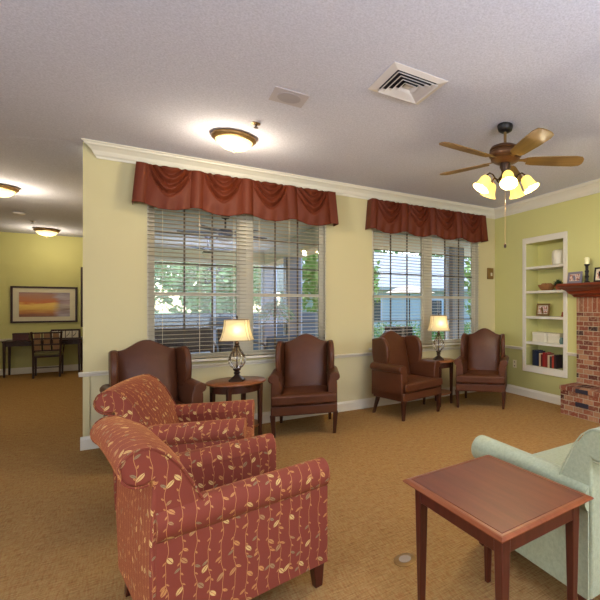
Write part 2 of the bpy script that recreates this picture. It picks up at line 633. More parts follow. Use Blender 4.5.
# fireplace wall with the bookcase niche
NY = (4.0, 4.757); NZ = (.50, 2.39); ND = .27
up = MB(); lo = MB()
up.box(XW, XW + .4, NY[1], 5.68, RAIL, CZ)
up.box(XW, XW + .4, -3.0, NY[0], RAIL, CZ)
up.box(XW, XW + .4, NY[0], NY[1], NZ[1], CZ)
up.box(XW + ND, XW + .4, NY[0], NY[1], NZ[0], NZ[1])
lo.box(XW, XW + .4, NY[1], 5.68, 0, RAIL)
lo.box(XW, XW + .4, -3.0, NY[0], 0, RAIL)
lo.box(XW, XW + .4, NY[0], NY[1], 0, NZ[0])
wr = struct(up, 'wall_right', M['olive'])
struct(lo, 'lower_panel', M['olive_low'], parent=wr)
# hall and unseen sides
wh = struct(MB().box(HX, XL, HY, HY + .12, .74, 3.0), 'wall_hall', M['olive'])
struct(MB().box(HX, XL, HY, HY + .12, 0, .74), 'lower_panel', M['olive_low'], parent=wh)
struct(MB().box(XL, XL + .12, 5.68, HY + .12, 0, 3.0), 'wall_hall_right', M['cream'])
struct(MB().box(-4.12, -4.0, -3.0, HY + .12, 0, CZ), 'wall_left', M['cream'])
struct(MB().box(-4.0, 5.16, -3.12, -3.0, 0, CZ), 'wall_back', M['cream'])
for i, (a, b, c, d, rot) in enumerate(((-.25, 3.45, .75, 2.75, 0), (-.75, 1.95, .85, 2.65, 1))):  # unseen frames added on the solid walls where the fill lamps stand
    mb = MB()
    for (p, q, r_, s_) in ((a, a + .07, c, d), (b - .07, b, c, d), (a, b, c, c + .07), (a, b, d - .07, d), ((a + b) / 2 - .04, (a + b) / 2 + .04, c, d)):
        if rot: mb.box(-4.0, -3.94, p, q, r_, s_)
        else: mb.box(p, q, -3.0, -2.94, r_, s_)
    struct(mb, 'window_%d' % (3 + i), M['frame_white'])

# trims
def crown(c0, n, z):     # profile offset from the wall (d) and height
    return [(0, z - .145), (.012, z - .145), (.016, z - .125), (.03, z - .11), (.045, z - .075), (.075, z - .045), (.095, z - .032), (.10, z - .015), (.115, z - .012), (.115, z), (0, z)]
mb = MB()
pr = [(YW - d, z) for d, z in crown(0, 0, CZ)]
mb.extrude(pr, XL, XW, 'x')
mb.v = [((XL + .115 - (YW - y)) if abs(x - XL) < 1e-6 else x, y, z) for x, y, z in mb.v]
struct(mb, 'trim_1', M['white'])
mb = MB()
mb.extrude([(XW - d, z) for d, z in crown(0, 0, CZ)], -3.0, YW - .0, 'y')
struct(mb, 'trim_2', M['white'])
rail = [(0, -.045), (.012, -.045), (.016, -.03), (.03, -.018), (.034, -.004), (.03, 0), (0, 0)]
rail = [(d, z * 1.0) for d, z in rail]
struct(MB().extrude([(YW - d, RAIL + z) for d, z in rail], XL - .03, XW - .0, 'x'), 'trim_3', M['white'])
struct(MB().extrude([(XW - d, RAIL + z) for d, z in rail], 4.815, YW - .034, 'y'), 'trim_4', M['white'])
struct(MB().extrude([(XW - d, RAIL + z) for d, z in rail], 3.745, 3.94, 'y'), 'trim_5', M['white'])
struct(MB().extrude([(HY - d, .74 + z) for d, z in rail], HX, XL, 'x'), 'trim_6', M['white'])
basep = [(0, 0), (.018, 0), (.018, .10), (.012, .115), (.006, .13), (0, .13)]
struct(MB().extrude([(YW - d, z) for d, z in basep], XL - .018, XW, 'x'), 'baseboard_front', M['white'])
struct(MB().extrude([(XW - d, z) for d, z in basep], 3.78, YW - .018, 'y'), 'baseboard_right', M['white'])
struct(MB().extrude([(HY - d, z) for d, z in basep], HX, XL, 'x'), 'baseboard_hall', M['white'])

# ------------------------------------------------------------ windows
def window(idx, x0, x1):
    z0, z1 = WZ
    yf0, yf1 = YW + .07, YW + .14
    xm = (x0 + x1) / 2
    fr = MB()
    fr.box(x0, x1, yf0, yf1, z1 - .05, z1)
    fr.box(x0, x1, yf0, yf1, z0, z0 + .05)
    fr.box(x0, x0 + .045, yf0, yf1, z0 + .05, z1 - .05)
    fr.box(x1 - .045, x1, yf0, yf1, z0 + .05, z1 - .05)
    fr.box(xm - .07, xm + .07, yf0 - .02, yf1, z0 + .05, z1 - .05)
    for a, b in ((x0 + .045, xm - .07), (xm + .07, x1 - .045)):
        fr.box(a, b, yf0 - .01, yf1 - .01, 1.535, 1.575)
        for (p, q, r_, s_) in ((a, a + .02, z0 + .05, z1 - .05), (b - .02, b, z0 + .05, z1 - .05)):
            fr.box(p, q, yf0 + .01, yf1 - .01, r_, s_)
    # lining of the reveal
    fr.box(x0, x0 + .012, YW, yf0, z0, z1)
    fr.box(x1 - .012, x1, YW, yf0, z0, z1)
    fr.box(x0, x1, YW, yf0, z1 - .012, z1)
    win = struct(fr, 'window_%d' % idx, M['frame_white'])
    mu = MB(); gl = MB()
    for a, b in ((x0 + .065, xm - .07), (xm + .07, x1 - .065)):
        gl.box(a, b, yf0 + .035, yf0 + .039, z0 + .05, z1 - .05)
        for k in (1, 2):
            xx = a + (b - a) * k / 3
            mu.box(xx - .009, xx + .009, yf0 + .022, yf0 + .034, z0 + .05, z1 - .05)
        for zz in (1.20, 1.895, 2.235):
            mu.box(a, b, yf0 + .022, yf0 + .034, zz - .009, zz + .009)
    struct(mu, 'muntin_grid', M['muntin'], parent=win)
    struct(gl, 'glass', M['pane'], parent=win)
    si = MB().box(x0 - .05, x1 + .05, YW - .062, yf0, z0 - .028, z0)
    struct(si, 'window_sill', M['white'], parent=win, bevel=.006)
window(1, *W1)
window(2, *W2)

def blind(x0, x1, label, tilt=0):
    zt, zb = WZ[1] - .016, WZ[0] + .012
    yc = YW - .028
    t = empty('window_blind', ((x0 + x1) / 2, yc, zb), 0, label, 'window blind', 'slatted blinds in the two windows')
    hw = (x1 - x0) / 2
    MB().box(-hw, hw, -.024, .024, zt - zb - .045, zt - zb).obj('headrail', M['slat'], t, bevel=.003)
    MB().box(-hw, hw, -.022, .022, 0, .016).obj('bottom_rail', M['slat'], t, bevel=.004)
    sl = MB()
    n = int((zt - zb - .08) / .0445)
    for i in range(n):
        z = .045 + i * .0445
        mt = Matrix.Translation((0, 0, z)) @ Matrix.Rotation(R(tilt), 4, 'X')
        vs = []; fs = []
        for j in range(5):
            yy = -.0235 + .047 * j / 4
            zz = .0022 * (1 - (2 * j / 4 - 1) ** 2)
            vs += [(-hw + .002, yy, zz), (hw - .002, yy, zz), (-hw + .002, yy, zz + .0026), (hw - .002, yy, zz + .0026)]
        for j in range(4):
            o = j * 4
            fs += [(o, o + 1, o + 5, o + 4), (o + 2, o + 6, o + 7, o + 3), (o, o + 4, o + 6, o + 2), (o + 1, o + 3, o + 7, o + 5)]
        fs += [(0, 2, 3, 1), (16, 17, 19, 18)]
        sl.add(vs, fs, mat=mt)
    sl.obj('slats', M['slat'], t)
    cd_ = MB()
    for f in (-.72, 0, .72):
        for yy in (-.0245, .0245):
            cd_.box(hw * f - .0012, hw * f + .0012, yy - .0008, yy + .0008, .01, zt - zb - .04)
    cd_.obj('ladder_cords', M['cord'], t)
    return t
blind(W1[0] + .002, (W1[0] + W1[1]) / 2 - .004, 'cream slatted blind over the left half of the left window, leather chair below', -5)
blind((W1[0] + W1[1]) / 2 + .004, W1[1] + .0, 'cream slatted blind over the right half of the left window', 3)
blind(W2[0] + .002, (W2[0] + W2[1]) / 2 - .004, 'cream slatted blind over the left half of the right window', -2)
blind((W2[0] + W2[1]) / 2 + .004, W2[1] + .0, 'cream slatted blind nearest the corner, behind the small table lamp', -2)

def valance(x0, x1, label):
    zt, H, D = 2.895, .415, .14
    W_ = x1 - x0
    t = empty('valance', ((x0 + x1) / 2, YW, zt), 0, label, 'valance', 'rust swag valances')
    nsw = 4
    nu, nv = 180, 34
    tabw = W_ * .045
    sw = (W_ - tabw * (nsw + 1)) / nsw
    vs = []; fs = []
    side = 8
    cols = []
    for i in range(side):
        cols.append(('L', i / side))
    for i in range(nu + 1):
        cols.append(('F', i / nu))
    for i in range(1, side + 1):
        cols.append(('R', i / side))
    for kind, u in cols:
        for j in range(nv + 1):
            v = j / nv
            flare = .035 * v
            if kind == 'L':
                x = -W_ / 2 - flare; y = -u * (D + flare * .6); dz = 0; out = 0
            elif kind == 'R':
                x = W_ / 2 + flare; y = -(1 - u) * (D + flare * .6); dz = 0; out = 0
            else:
                xs = u * W_
                x = -W_ / 2 - flare + u * (W_ + 2 * flare)
                p = xs
                q = (p) / (sw + tabw)
                kq = min(int(q), nsw)
                loc_ = p - kq * (sw + tabw)
                if loc_ <= tabw or kq >= nsw:
                    e = min(1, min(loc_, tabw - loc_) / (tabw * .3)) if kq < nsw else 1
                    out = .018 * max(0, e) + .006
                    dz = 0
                else:
                    s = (loc_ - tabw) / sw * 2 - 1
                    env = (1 - abs(s) ** 3)
                    cv = .60 * (1 - abs(s) ** 1.8)
                    ph = v * 1.0 - cv
                    fold = 0
                    if ph < .10:
                        fold = .026 * math.sin(2 * PI * 3.0 * (ph - .10) / .70)
                        fold *= env
                    vert = .008 * math.sin(s * 9.5 + v * 2) * max(0, (v - .45)) * 2
                    belly = .028 * math.sin(PI * min(1, v / .9)) * env
                    out = fold + belly + vert - .012 * (1 - v)
                    dz = -.045 * (1 - s * s) * v
                y = -(D + flare * .6) - out
            vs.append((x, y, -H * v + dz))
    n = nv + 1
    for i in range(len(cols) - 1):
        for j in range(nv):
            fs.append((i * n + j, i * n + j + 1, (i + 1) * n + j + 1, (i + 1) * n + j))
    o = MB().add(vs, fs).obj('swag_cloth', M['rust'], t, smooth=True)
    so = o.modifiers.new('solid', 'SOLIDIFY')
    so.thickness = .006
    so.offset = 0
    MB().box(-W_ / 2 + .01, W_ / 2 - .01, -D + .05, -.001, -.045, -.026).obj('mounting_board', M['white'], t)
    return t
valance(-.17, 1.90, 'rust red swag valance over the left window, nearer the free wall end')
valance(2.42, 4.42, 'rust red swag valance over the right window, by the green corner')

# ------------------------------------------------------------ bookcase niche
t = MB()
cy0, cy1, cz0, cz1 = NY[0] - .06, NY[1] + .06, NZ[0] - .10, NZ[1] + .085
t.box(XW - .02, XW, cy0, NY[0] + .005, cz0, cz1)
t.box(XW - .02, XW, NY[1] - .005, cy1, cz0, cz1)
t.box(XW - .02, XW, NY[0] + .005, NY[1] - .005, NZ[1] - .005, cz1)
t.box(XW - .02, XW, NY[0] + .005, NY[1] - .005, cz0, NZ[0])
struct(t, 'trim_7', M['white'], bevel=.003)
SHELF = [.50, .866, 1.262, 1.652, 2.024]
for z in SHELF[1:]:
    tag(MB().box(XW - .004, XW + ND - .001, NY[0] + .002, NY[1] - .002, z - .038, z).obj('built_in_shelf', M['white'], bevel=.002), kind='structure')
def nx(d): return XW + d
# contents
def jar(loc, label):
    o = MB().lathe([(.0, 0), (.075, 0), (.096, .01), (.105, .05), (.105, .17), (.096, .20), (.08, .215), (.07, .222), (.0, .224)], 32).obj('ceramic_jar', M['ceramic'], smooth=True, loc=loc)
    return tag(o, label, 'jar')
jar((nx(.12), 4.20, SHELF[4]), 'white textured ceramic jar on the top shelf of the built-in bookcase')
t = empty('basket', (nx(.12), 4.44, SHELF[3]), 0, 'shallow tan wicker basket on the second shelf, left of the small plant', 'basket')
MB().lathe([(0, 0), (.07, 0), (.10, .025), (.125, .065), (.135, .085), (.128, .088), (.115, .07), (.09, .03), (.06, .012), (0, .012)], 32).obj('bowl', M['wicker'], t, smooth=True)
hb = MB()
for i in range(9):
    a = i * .7
    hb.lathe([(0, -.03), (.02, -.022), (.03, 0), (.02, .022), (0, .03)], 10, (math.cos(a) * .06, math.sin(a) * .06, .085))
hb.obj('potpourri', M['wicker'], t, smooth=True)
t = empty('potted_plant', (nx(.075), 4.17, SHELF[3]), 0, 'small dark green plant in a clay pot on the second shelf', 'plant')
MB().lathe([(0, 0), (.035, 0), (.05, .06), (.053, .065), (.045, .066), (0, .06)], 20).obj('pot', M['terracotta'], t, smooth=True)
lf = MB()
for i in range(260):
    a = random.uniform(0, 2 * PI); e = random.uniform(R(5), R(85)); l = random.uniform(.07, .13)
    d = Vector((math.cos(a) * math.cos(e), math.sin(a) * math.cos(e), math.sin(e)))
    s_ = Vector((-math.sin(a), math.cos(a), 0)) * .009
    b = Vector((0, 0, .055)) + d * random.uniform(0, .03)
    tip = b + d * l * .75
    mid = b + d * l * .4
    lf.add([b, mid + s_, tip, mid - s_], [(0, 1, 2, 3)])
lf.obj('leaves', M['leaf_dark'], t)

def framed(name, loc, rz, wd, ht, fw, fmat, matw, label, cat='picture frame', lean=8, art=None, depth=.018, group=None, stand=True):
    t = empty(name, loc, rz, label, cat, group)
    f = MB()
    rot = Matrix.Rotation(R(-lean), 4, 'X')
    h = wd / 2
    off = Matrix.Translation((0, 0, .001 + depth * math.sin(R(lean)))) @ rot if lean else Matrix.Identity(4)
    f.box(-h, h, -depth, 0, 0, fw, off)
    f.box(-h, h, -depth, 0, ht - fw, ht, off)
    f.box(-h, -h + fw, -depth, 0, fw, ht - fw, off)
    f.box(h - fw, h, -depth, 0, fw, ht - fw, off)
    f.obj('frame', fmat, t, bevel=.002)
    MB().box(-h + fw * .9, h - fw * .9, -depth * .45, -depth * .2, fw * .9, ht - fw * .9, off).obj('picture_mat', M['linen'], t)
    MB().box(-h + fw + matw, h - fw - matw, -depth * .6, -depth * .46, fw + matw, ht - fw - matw, off).obj('picture', art or PHOTO, t)
    if stand and lean:
        MB().box(-.02, .02, 0, .004, .0, ht * .7, Matrix.Translation((0, .006 + ht * .0, .003)) @ Matrix.Rotation(R(lean + 6), 4, 'X')).obj('easel_back', fmat, t)
    return t
def blotchy(name, stops, scale, stretch=(1, 1, 1), rough=.4):
    k = NT(name)
    v = k.noise(k.coord('Object', stretch), scale, 2, .5)
    k.base(k.ramp(v, stops), rough)
    return k.m
PHOTO = blotchy('family_photo', [(.3, rgb(60, 60, 70)), (.45, rgb(190, 120, 90)), (.55, rgb(232, 222, 214)), (.7, rgb(120, 40, 40))], 28)
FACE = -PI / 2        # frames on the fireplace wall look into the room (-x)
framed('picture_frame', (nx(.10), 4.50, SHELF[2]), FACE - R(0), .26, .19, .03, M['antique'], .012, 'small brown framed photo on the middle shelf of the built-in bookcase')
tag(MB().lathe([(0, 0), (.02, 0), (.024, .02), (.016, .045), (.02, .06), (0, .075)], 16).obj('figurine', M['terracotta'], smooth=True, loc=(nx(.05), 4.07, SHELF[2])),
    'tiny clay coloured ornament at the right end of the middle shelf', 'ornament')
for (y0, y1, x0, h, lab) in ((4.42, 4.67, .05, .15, 'cream keepsake box on the fourth shelf, nearer the corner'), (4.17, 4.40, .10, .145, 'cream keepsake box on the fourth shelf, beside the small teal jar')):
    t = empty('keepsake_box', (nx(x0 + .07), (y0 + y1) / 2, SHELF[1]), 0, lab, 'box', 'pair of pale boxes on the fourth shelf')
    hh = (y1 - y0) / 2
    MB().box(-.07, .07, -hh, hh, 0, h * .68).obj('box_body', M['linen'], t, bevel=.004)
    MB().box(-.073, .073, -hh - .003, hh + .003, h * .69, h).obj('lid', M['ceramic'], t, bevel=.004)
tag(MB().lathe([(0, 0), (.022, 0), (.034, .02), (.034, .06), (.022, .08), (.024, .095), (0, .095)], 20).obj('small_jar', plain('teal_glaze', rgb(92, 120, 112), .3), smooth=True, loc=(nx(.06), 4.10, SHELF[1])),
    'small teal jar at the right end of the fourth shelf', 'jar')
books = [(.045, .235, (36, 40, 52), 'black'), (.04, .235, (28, 38, 64), 'navy blue'), (.045, .225, (26, 34, 60), 'dark blue'), (.03, .20, (196, 170, 130), 'tan'),
         (.035, .185, (90, 34, 34), 'maroon'), (.045, .215, (150, 34, 30), 'bright red'), (.045, .205, (130, 40, 34), 'dark red'), (.035, .185, (206, 186, 150), 'cream'),
         (.04, .17, (60, 56, 50), 'charcoal'), (.035, .185, (168, 60, 40), 'rust red'), (.045, .20, (46, 34, 36), 'brown black')]
yb = 4.655
pos_words = ['leftmost, against the side', 'second from the left', 'left of the tan book', 'between blue and maroon books', 'just left of the bright red book', 'tallest of the reds',
             'just right of the bright red book', 'palest of the row', 'shortest of the row', 'right of the shortest book', 'rightmost of the row']
for i, (th, h, c, nm) in enumerate(books):
    t = empty('book', (nx(.115), yb - th / 2, SHELF[0]), 0, '%s book on the lowest shelf, %s' % (nm, pos_words[i]), 'book', 'books on the lowest shelf')
    cm = plain('book_cover_%d' % i, rgb(*c), .5)
    cv = MB()
    cv.box(-.08, .06, -th / 2, -th / 2 + .003, 0, h)
    cv.box(-.08, .06, th / 2 - .003, th / 2, 0, h)
    cv.box(-.083, -.08, -th / 2, th / 2, 0, h)
    cv.obj('cover', cm, t)
    MB().box(-.0795, .055, -th / 2 + .0035, th / 2 - .0035, .004, h - .004).obj('pages', M['linen'], t)
    yb -= th + .004

# ------------------------------------------------------------ fireplace
FX = 4.70
t = MB()
OPY = 3.375
t.box(FX, XW - .004, OPY, 3.74, .372, 1.33)
t.box(FX, XW - .004, 1.6, OPY - 1.1, .372, 1.33)
t.box(FX, XW - .004, OPY - 1.1, OPY, 1.15, 1.33)
fp = empty('fireplace', (FX, 2.8, 0), 0, 'brick fireplace with raised hearth on the green wall', 'fireplace')
def rel(mb, ox, oy, oz=0):
    mb.v = [(x - ox, y - oy, z - oz) for x, y, z in mb.v]
    return mb
rel(t, FX, 2.8).obj('brick_surround', M['brick'], fp)
rel(MB().box(FX - .002, XW - .004, 1.6, 3.74, 1.33, 1.539), FX, 2.8, 1.335).obj('soldier_course', M['brick_soldier'], fp, loc=(0, 0, 1.335))
rel(MB().box(FX + .045, XW - .005, OPY - 1.1, OPY, .372, 1.15), FX, 2.8).obj('firebox', M['firebox'], fp)  # thin near-black panel closes the fire opening
rel(MB().box(4.40, XW - .004, 1.6, 3.76, 0, .318), FX, 2.8).obj('hearth', M['brick'], fp)
rel(MB().box(4.388, XW - .004, 1.6, 3.772, .318, .372), FX, 2.8).obj('hearth_cap', brick_mat('hearth_cap_brick', 1, 0, .10, .21), fp, bevel=.004)
for zz in (.315, .142):
    rel(MB().box(4.384, 4.41, 3.32, 3.51, zz, zz + .054), FX, 2.8).obj('dark_brick', M['vent_dark'], fp, bevel=.003)
mp_ = MB()
prof = [(XW - .004, 1.54), (4.66, 1.54), (4.645, 1.57), (4.60, 1.585), (4.585, 1.62), (4.53, 1.645), (4.51, 1.665), (4.47, 1.672), (4.45, 1.69), (4.45, 1.715), (4.46, 1.72), (XW - .004, 1.72)]
mp_.extrude(prof, 1.5, 3.84, 'y')
o = mp_.obj('mantel_shelf', M['mantel'], bevel=.002)
# taper the moulding end towards the wall so it returns like the front
for vtx in o.data.vertices:
    if vtx.co.y > 3.8:
        vtx.co.y = 3.74 + (min(.31, XW - vtx.co.x)) * .45 if vtx.co.x < XW - .001 else (3.76 if vtx.co.z < 1.6 else 3.88)
for vtx in o.data.vertices:
    if vtx.co.y > 3.7:
        vtx.co.y = 3.75 + .13 * min(1, max(0, (vtx.co.z - 1.54) / .14))
tag(o, 'stained red brown wooden mantel with stepped moulding above the brick', 'mantel')
framed('picture_frame', (4.60, 3.69, 1.72), FACE - R(8), .26, .155, .03, M['grey_frame'], .004, 'blue grey framed photo at the left end of the mantel')
t = empty('candlestick', (4.60, 3.495, 1.72), 0, 'tall black turned candlestick with a cream candle on the mantel', 'candlestick')
MB().lathe([(0, 0), (.042, 0), (.042, .012), (.022, .03), (.024, .07), (.03, .085), (.02, .10), (.024, .14), (.03, .155), (.02, .17), (.022, .22), (.036, .235), (.036, .245), (0, .245)], 24).obj('holder', M['black'], t, smooth=True)
MB().lathe([(0, .245), (.032, .245), (.033, .30), (.032, .325), (.02, .335), (.0, .33)], 24).obj('candle', M['candle'], t, smooth=True)
framed('picture_frame', (4.60, 3.28, 1.72), FACE - R(4), .22, .19, .022, M['black'], .022, 'black framed photo cut by the right edge, right of the candlestick')

# wall devices
t = empty('door_chime', (4.64, YW, 1.87), 0, 'small bronze chime box on the wall between window and corner', 'chime')
MB().box(-.06, .06, -.035, 0, 0, .19).obj('cover', M['antique'], t, bevel=.006)
MB().lathe([(0, -.042), (.016, -.042), (.018, -.036), (.018, -.03)], 16, mat=Matrix.Translation((.012, -.004, .085)) @ Matrix.Rotation(R(0), 4, 'X')).obj('button', M['plate'], t) if False else MB().box(-.005, .03, -.042, -.034, .055, .11).obj('button', M['plate'], t, bevel=.003)
t = empty('wall_outlet', (XW, 5.01, .42), 0, 'ivory wall outlet low on the green wall, left of the bookcase', 'outlet')
MB().box(-.006, 0, -.04, .04, 0, .125).obj('cover_plate', M['plate'], t, bevel=.002)
for zz in (.032, .093):
    MB().box(-.008, -.0055, -.011, .011, zz - .009, zz + .009).obj('socket', M['outlet_dark'], t, bevel=.001)
t = empty('floor_outlet', (1.146, 2.093, 0), 0, 'round brass outlet cover set in the carpet beside the wooden end table', 'outlet')
MB().lathe([(0, .0), (.062, .0), (.062, .003), (.05, .006), (.0, .006)], 32).obj('ring', M['antique'], t, smooth=True)
MB().lathe([(.0, .0062), (.034, .0062), (.034, .008), (0, .008)], 24).obj('lid', plain('grey_lid', rgb(150, 134, 120), .5), t)

# ------------------------------------------------------------ ceiling fittings
def ceiling_light(x, y, z, label, energy):
    t = empty('ceiling_light', (x, y, z), 0, label, 'ceiling light', 'flush bowl ceiling lights')
    MB().lathe([(.0, 0), (.185, 0), (.195, -.012), (.192, -.03), (.172, -.048), (.160, -.05), (.160, -.04), (0, -.04)], 40).obj('rim', M['antique'], t, smooth=True)
    MB().lathe([(.160, -.042), (.156, -.06), (.14, -.085), (.11, -.108), (.07, -.122), (.03, -.128), (0, -.129)], 40).obj('glass_bowl', M['bowl_glass'], t, smooth=True)
    MB().lathe([(0, -.128), (.014, -.13), (.016, -.137), (.008, -.145), (.010, -.152), (0, -.158)], 16).obj('finial', M['antique'], t, smooth=True)
    l = light('ceiling_light_glow', 'POINT', (x, y, z - .26), energy, (1, .86, .62), .09)
    return t
ceiling_light(.61, 4.50, CZ, 'lit flush bowl ceiling light in the main room, above the left window', 16)
ceiling_light(-1.72, 8.0, 3.003, 'lit flush bowl ceiling light in the hall, cut by the left edge', 27)
ceiling_light(-1.8, 11.5, 2.939, 'lit flush bowl ceiling light in the hall, nearest the green wall', 12)

t = empty('air_vent', (1.51, 2.72, CZ), 0, 'square white ceiling air vent with nested louvres', 'vent')
MB().box(-.17, .17, -.17, .17, -.004, 0).obj('duct_shade_plate', M['vent_dark'], t)  # near-black plate, the shade of the gap is put into its colour
def sq_ring(r0, z0, r1, z1, th=.004):
    vs = []
    for (r, z) in ((r0, z0), (r1, z1), (r1, z1 - th), (r0, z0 - th)):
        for sx, sy in ((-1, -1), (1, -1), (1, 1), (-1, 1)):
            vs.append((sx * r, sy * r, z))
    fs = []
    for k in range(4):
        for q in range(4):
            a, b = q * 4 + k, q * 4 + (k + 1) % 4
            c, d = ((q + 1) % 4) * 4 + (k + 1) % 4, ((q + 1) % 4) * 4 + k
            fs.append((a, b, c, d))
    return MB().add(vs, fs)
sq_ring(.215, -.002, .165, -.014).obj('flange', M['vent_white'], t)
for r0 in (.150, .115, .080, .045):
    sq_ring(r0 + .012, -.030, r0 - .014, -.008, .003).obj('louvre', M['vent_white'], t)
MB().box(-.026, .026, -.026, .026, -.020, -.012).obj('centre_plate', M['vent_white'], t)
sq_ring(.166, -.013, .163, -.004, .002).obj('inner_lip', M['vent_white'], t)
t = empty('ceiling_speaker', (.845, 3.41, CZ), 0, 'flat square grey ceiling speaker panel with an oval grille', 'speaker')
MB().box(-.125, .125, -.12, .12, -.006, 0).obj('panel', plain('panel_paint', rgb(188, 180, 186), .8, var=.03), t, bevel=.002)
MB().lathe([(0, -.006), (.085, -.006), (.085, -.009), (0, -.009)], 32).obj('grille', M['speaker'], t)
def sprinkler(x, y, z, label):
    t = empty('sprinkler_head', (x, y, z), 0, label, 'sprinkler')
    MB().lathe([(0, 0), (.036, 0), (.036, -.006), (.02, -.01), (0, -.01)], 20).obj('escutcheon', M['antique'], t, smooth=True)
    MB().lathe([(0, -.01), (.008, -.01), (.008, -.035), (.02, -.037), (.02, -.04), (0, -.04)], 14).obj('deflector', M['bronze'], t)
sprinkler(.726, 4.07, CZ, 'small brass sprinkler head beside the main room bowl light')
sprinkler(-1.85, 10.6, 2.955, 'small sprinkler head between the two hall ceiling lights')
t = empty('smoke_detector', (-1.88, 9.85, 2.968), 0, 'small white detector on the hall ceiling between the bowl lights', 'smoke detector')
MB().lathe([(0, 0), (.075, 0), (.075, -.02), (.06, -.032), (0, -.034)], 28).obj('housing', M['vent_white'], t, smooth=True)

# ceiling fan
FXc, FYc = 2.57, 2.83
fan = empty('ceiling_fan', (FXc, FYc, CZ), 0, 'five blade ceiling fan with a lit cluster of glass shades', 'ceiling fan')
MB().lathe([(0, 0), (.068, 0), (.072, -.01), (.062, -.05), (.04, -.065), (0, -.065)], 32).obj('canopy', M['black'], fan, smooth=True)
MB().lathe([(.013, -.06), (.013, -.16), (.03, -.17), (.03, -.20)], 16).obj('downrod', M['antique'], fan, smooth=True)
MB().lathe([(0, -.175), (.05, -.177), (.09, -.19), (.13, -.21), (.14, -.23), (.128, -.24), (.145, -.255), (.145, -.285), (.125, -.305), (.13, -.315), (.10, -.335), (.06, -.345), (0, -.345)], 40).obj('motor_housing', plain('fan_bronze', rgb(104, 70, 44), .35, .6), fan, smooth=True)
for k in range(5):
    a = -YAW + R(1 + 72 * k)
    rotm = Matrix.Rotation(a, 4, 'Z') @ Matrix.Translation((0, 0, -.322)) @ Matrix.Rotation(R(-12), 4, 'X')
    pts = [(.19, -.05), (.24, -.064), (.45, -.078), (.62, -.082), (.68, -.07), (.70, -.04), (.705, 0), (.70, .04), (.68, .07), (.62, .082), (.45, .078), (.24, .064), (.19, .05)]
    b = MB().extrude(pts, -.004, .004, 'z')
    o = b.obj('blade', M['blade'], fan)
    o.matrix_local = rotm
    b = MB().extrude([(.10, -.018), (.16, -.018), (.20, -.04), (.26, -.03), (.28, 0), (.26, .03), (.20, .04), (.16, .018), (.10, .018)], .0045, .010, 'z')
    o = b.obj('blade_bracket', M['antique'], fan)
    o.matrix_local = rotm
MB().lathe([(0, -.345), (.045, -.345), (.05, -.38), (.032, -.42), (.04, -.455), (.062, -.48), (.045, -.51), (.03, -.535), (.012, -.555), (0, -.565)], 24).obj('light_fitter', M['bronze'], fan, smooth=True)
for k in range(5):
    a = -YAW + R(-90 + 72 * k)
    ca, sa = math.cos(a), math.sin(a)
    P = lambda r, z: (r * ca, r * sa, z)
    MB().tube([P(.04, -.485), P(.07, -.50), P(.10, -.485), P(.12, -.455), P(.15, -.445), P(.176, -.465), P(.172, -.49)], .007, 8).obj('lamp_arm', M['bronze'], fan, smooth=True)
    tiltm = Matrix.Translation(P(.172, -.48)) @ Matrix.Rotation(a, 4, 'Z') @ Matrix.Rotation(R(-30), 4, 'Y')
    sh = MB().lathe([(.02, 0), (.036, -.008), (.048, -.03), (.052, -.065), (.060, -.10), (.078, -.128), (.074, -.128), (.056, -.098), (.048, -.063), (.044, -.03), (.026, -.01)], 28, caps=False)
    so = sh.obj('glass_shade', M['tulip_glass'], fan, smooth=True)
    so.matrix_local = tiltm
    bo = MB().lathe([(0, -.02), (.012, -.025), (.022, -.05), (.024, -.065), (.016, -.085), (0, -.09)], 16).obj('bulb', M['bulb'], so, smooth=True)
    wp = tiltm @ Vector((0, 0, -.13))
    light('fan_bulb_glow', 'POINT', (FXc + wp.x, FYc + wp.y, CZ + wp.z), 15, (1, .85, .58), .04)
ch = MB()
ch.tube([(0.0, 0, -.56), (0, 0, -1.06)], .0022, 6)
ch.obj('pull_chain', M['antique'], fan)
MB().lathe([(0, -1.06), (.008, -1.065), (.012, -1.085), (.01, -1.10), (0, -1.105)], 14).obj('pull_knob', M['bronze'], fan, smooth=True)

# ------------------------------------------------------------ round side tables and lamps
def side_table(loc, r, label):
    t = empty('round_side_table', loc, R(20), label, 'side table', 'round side tables between leather chairs')
    H = .64
    MB().lathe([(0, H - .024), (r - .012, H - .024), (r, H - .016), (r, H - .006), (r - .006, H), (0, H)], 56).obj('table_top', M['table'], t, smooth=True)
    MB().lathe([(r - .065, H - .0245), (r - .045, H - .0245), (r - .045, H - .10), (r - .065, H - .10), (r - .065, H - .0245)], 48, caps=False).obj('apron', M['table_leg'], t, smooth=True)
    MB().lathe([(0, .16), (r - .06, .16), (r - .055, .168), (r - .06, .178), (0, .178)], 48).obj('lower_shelf', M['table'], t, smooth=True)
    q = (r - .052) * math.cos(R(45))
    for sx in (-1, 1):
        for sy in (-1, 1):
            MB().taper((sx * q, sy * q, 0), .014, (sx * q, sy * q, H - .0245), .022).obj('leg', M['table_leg'], t, bevel=.003)
    return t
T1 = (.69, 4.93, 0); T2 = (3.35, 5.13, 0)
side_table(T1, .285, 'round wooden side table between the two left leather chairs')
side_table(T2, .25, 'round wooden side table between the two right leather chairs, by the corner')

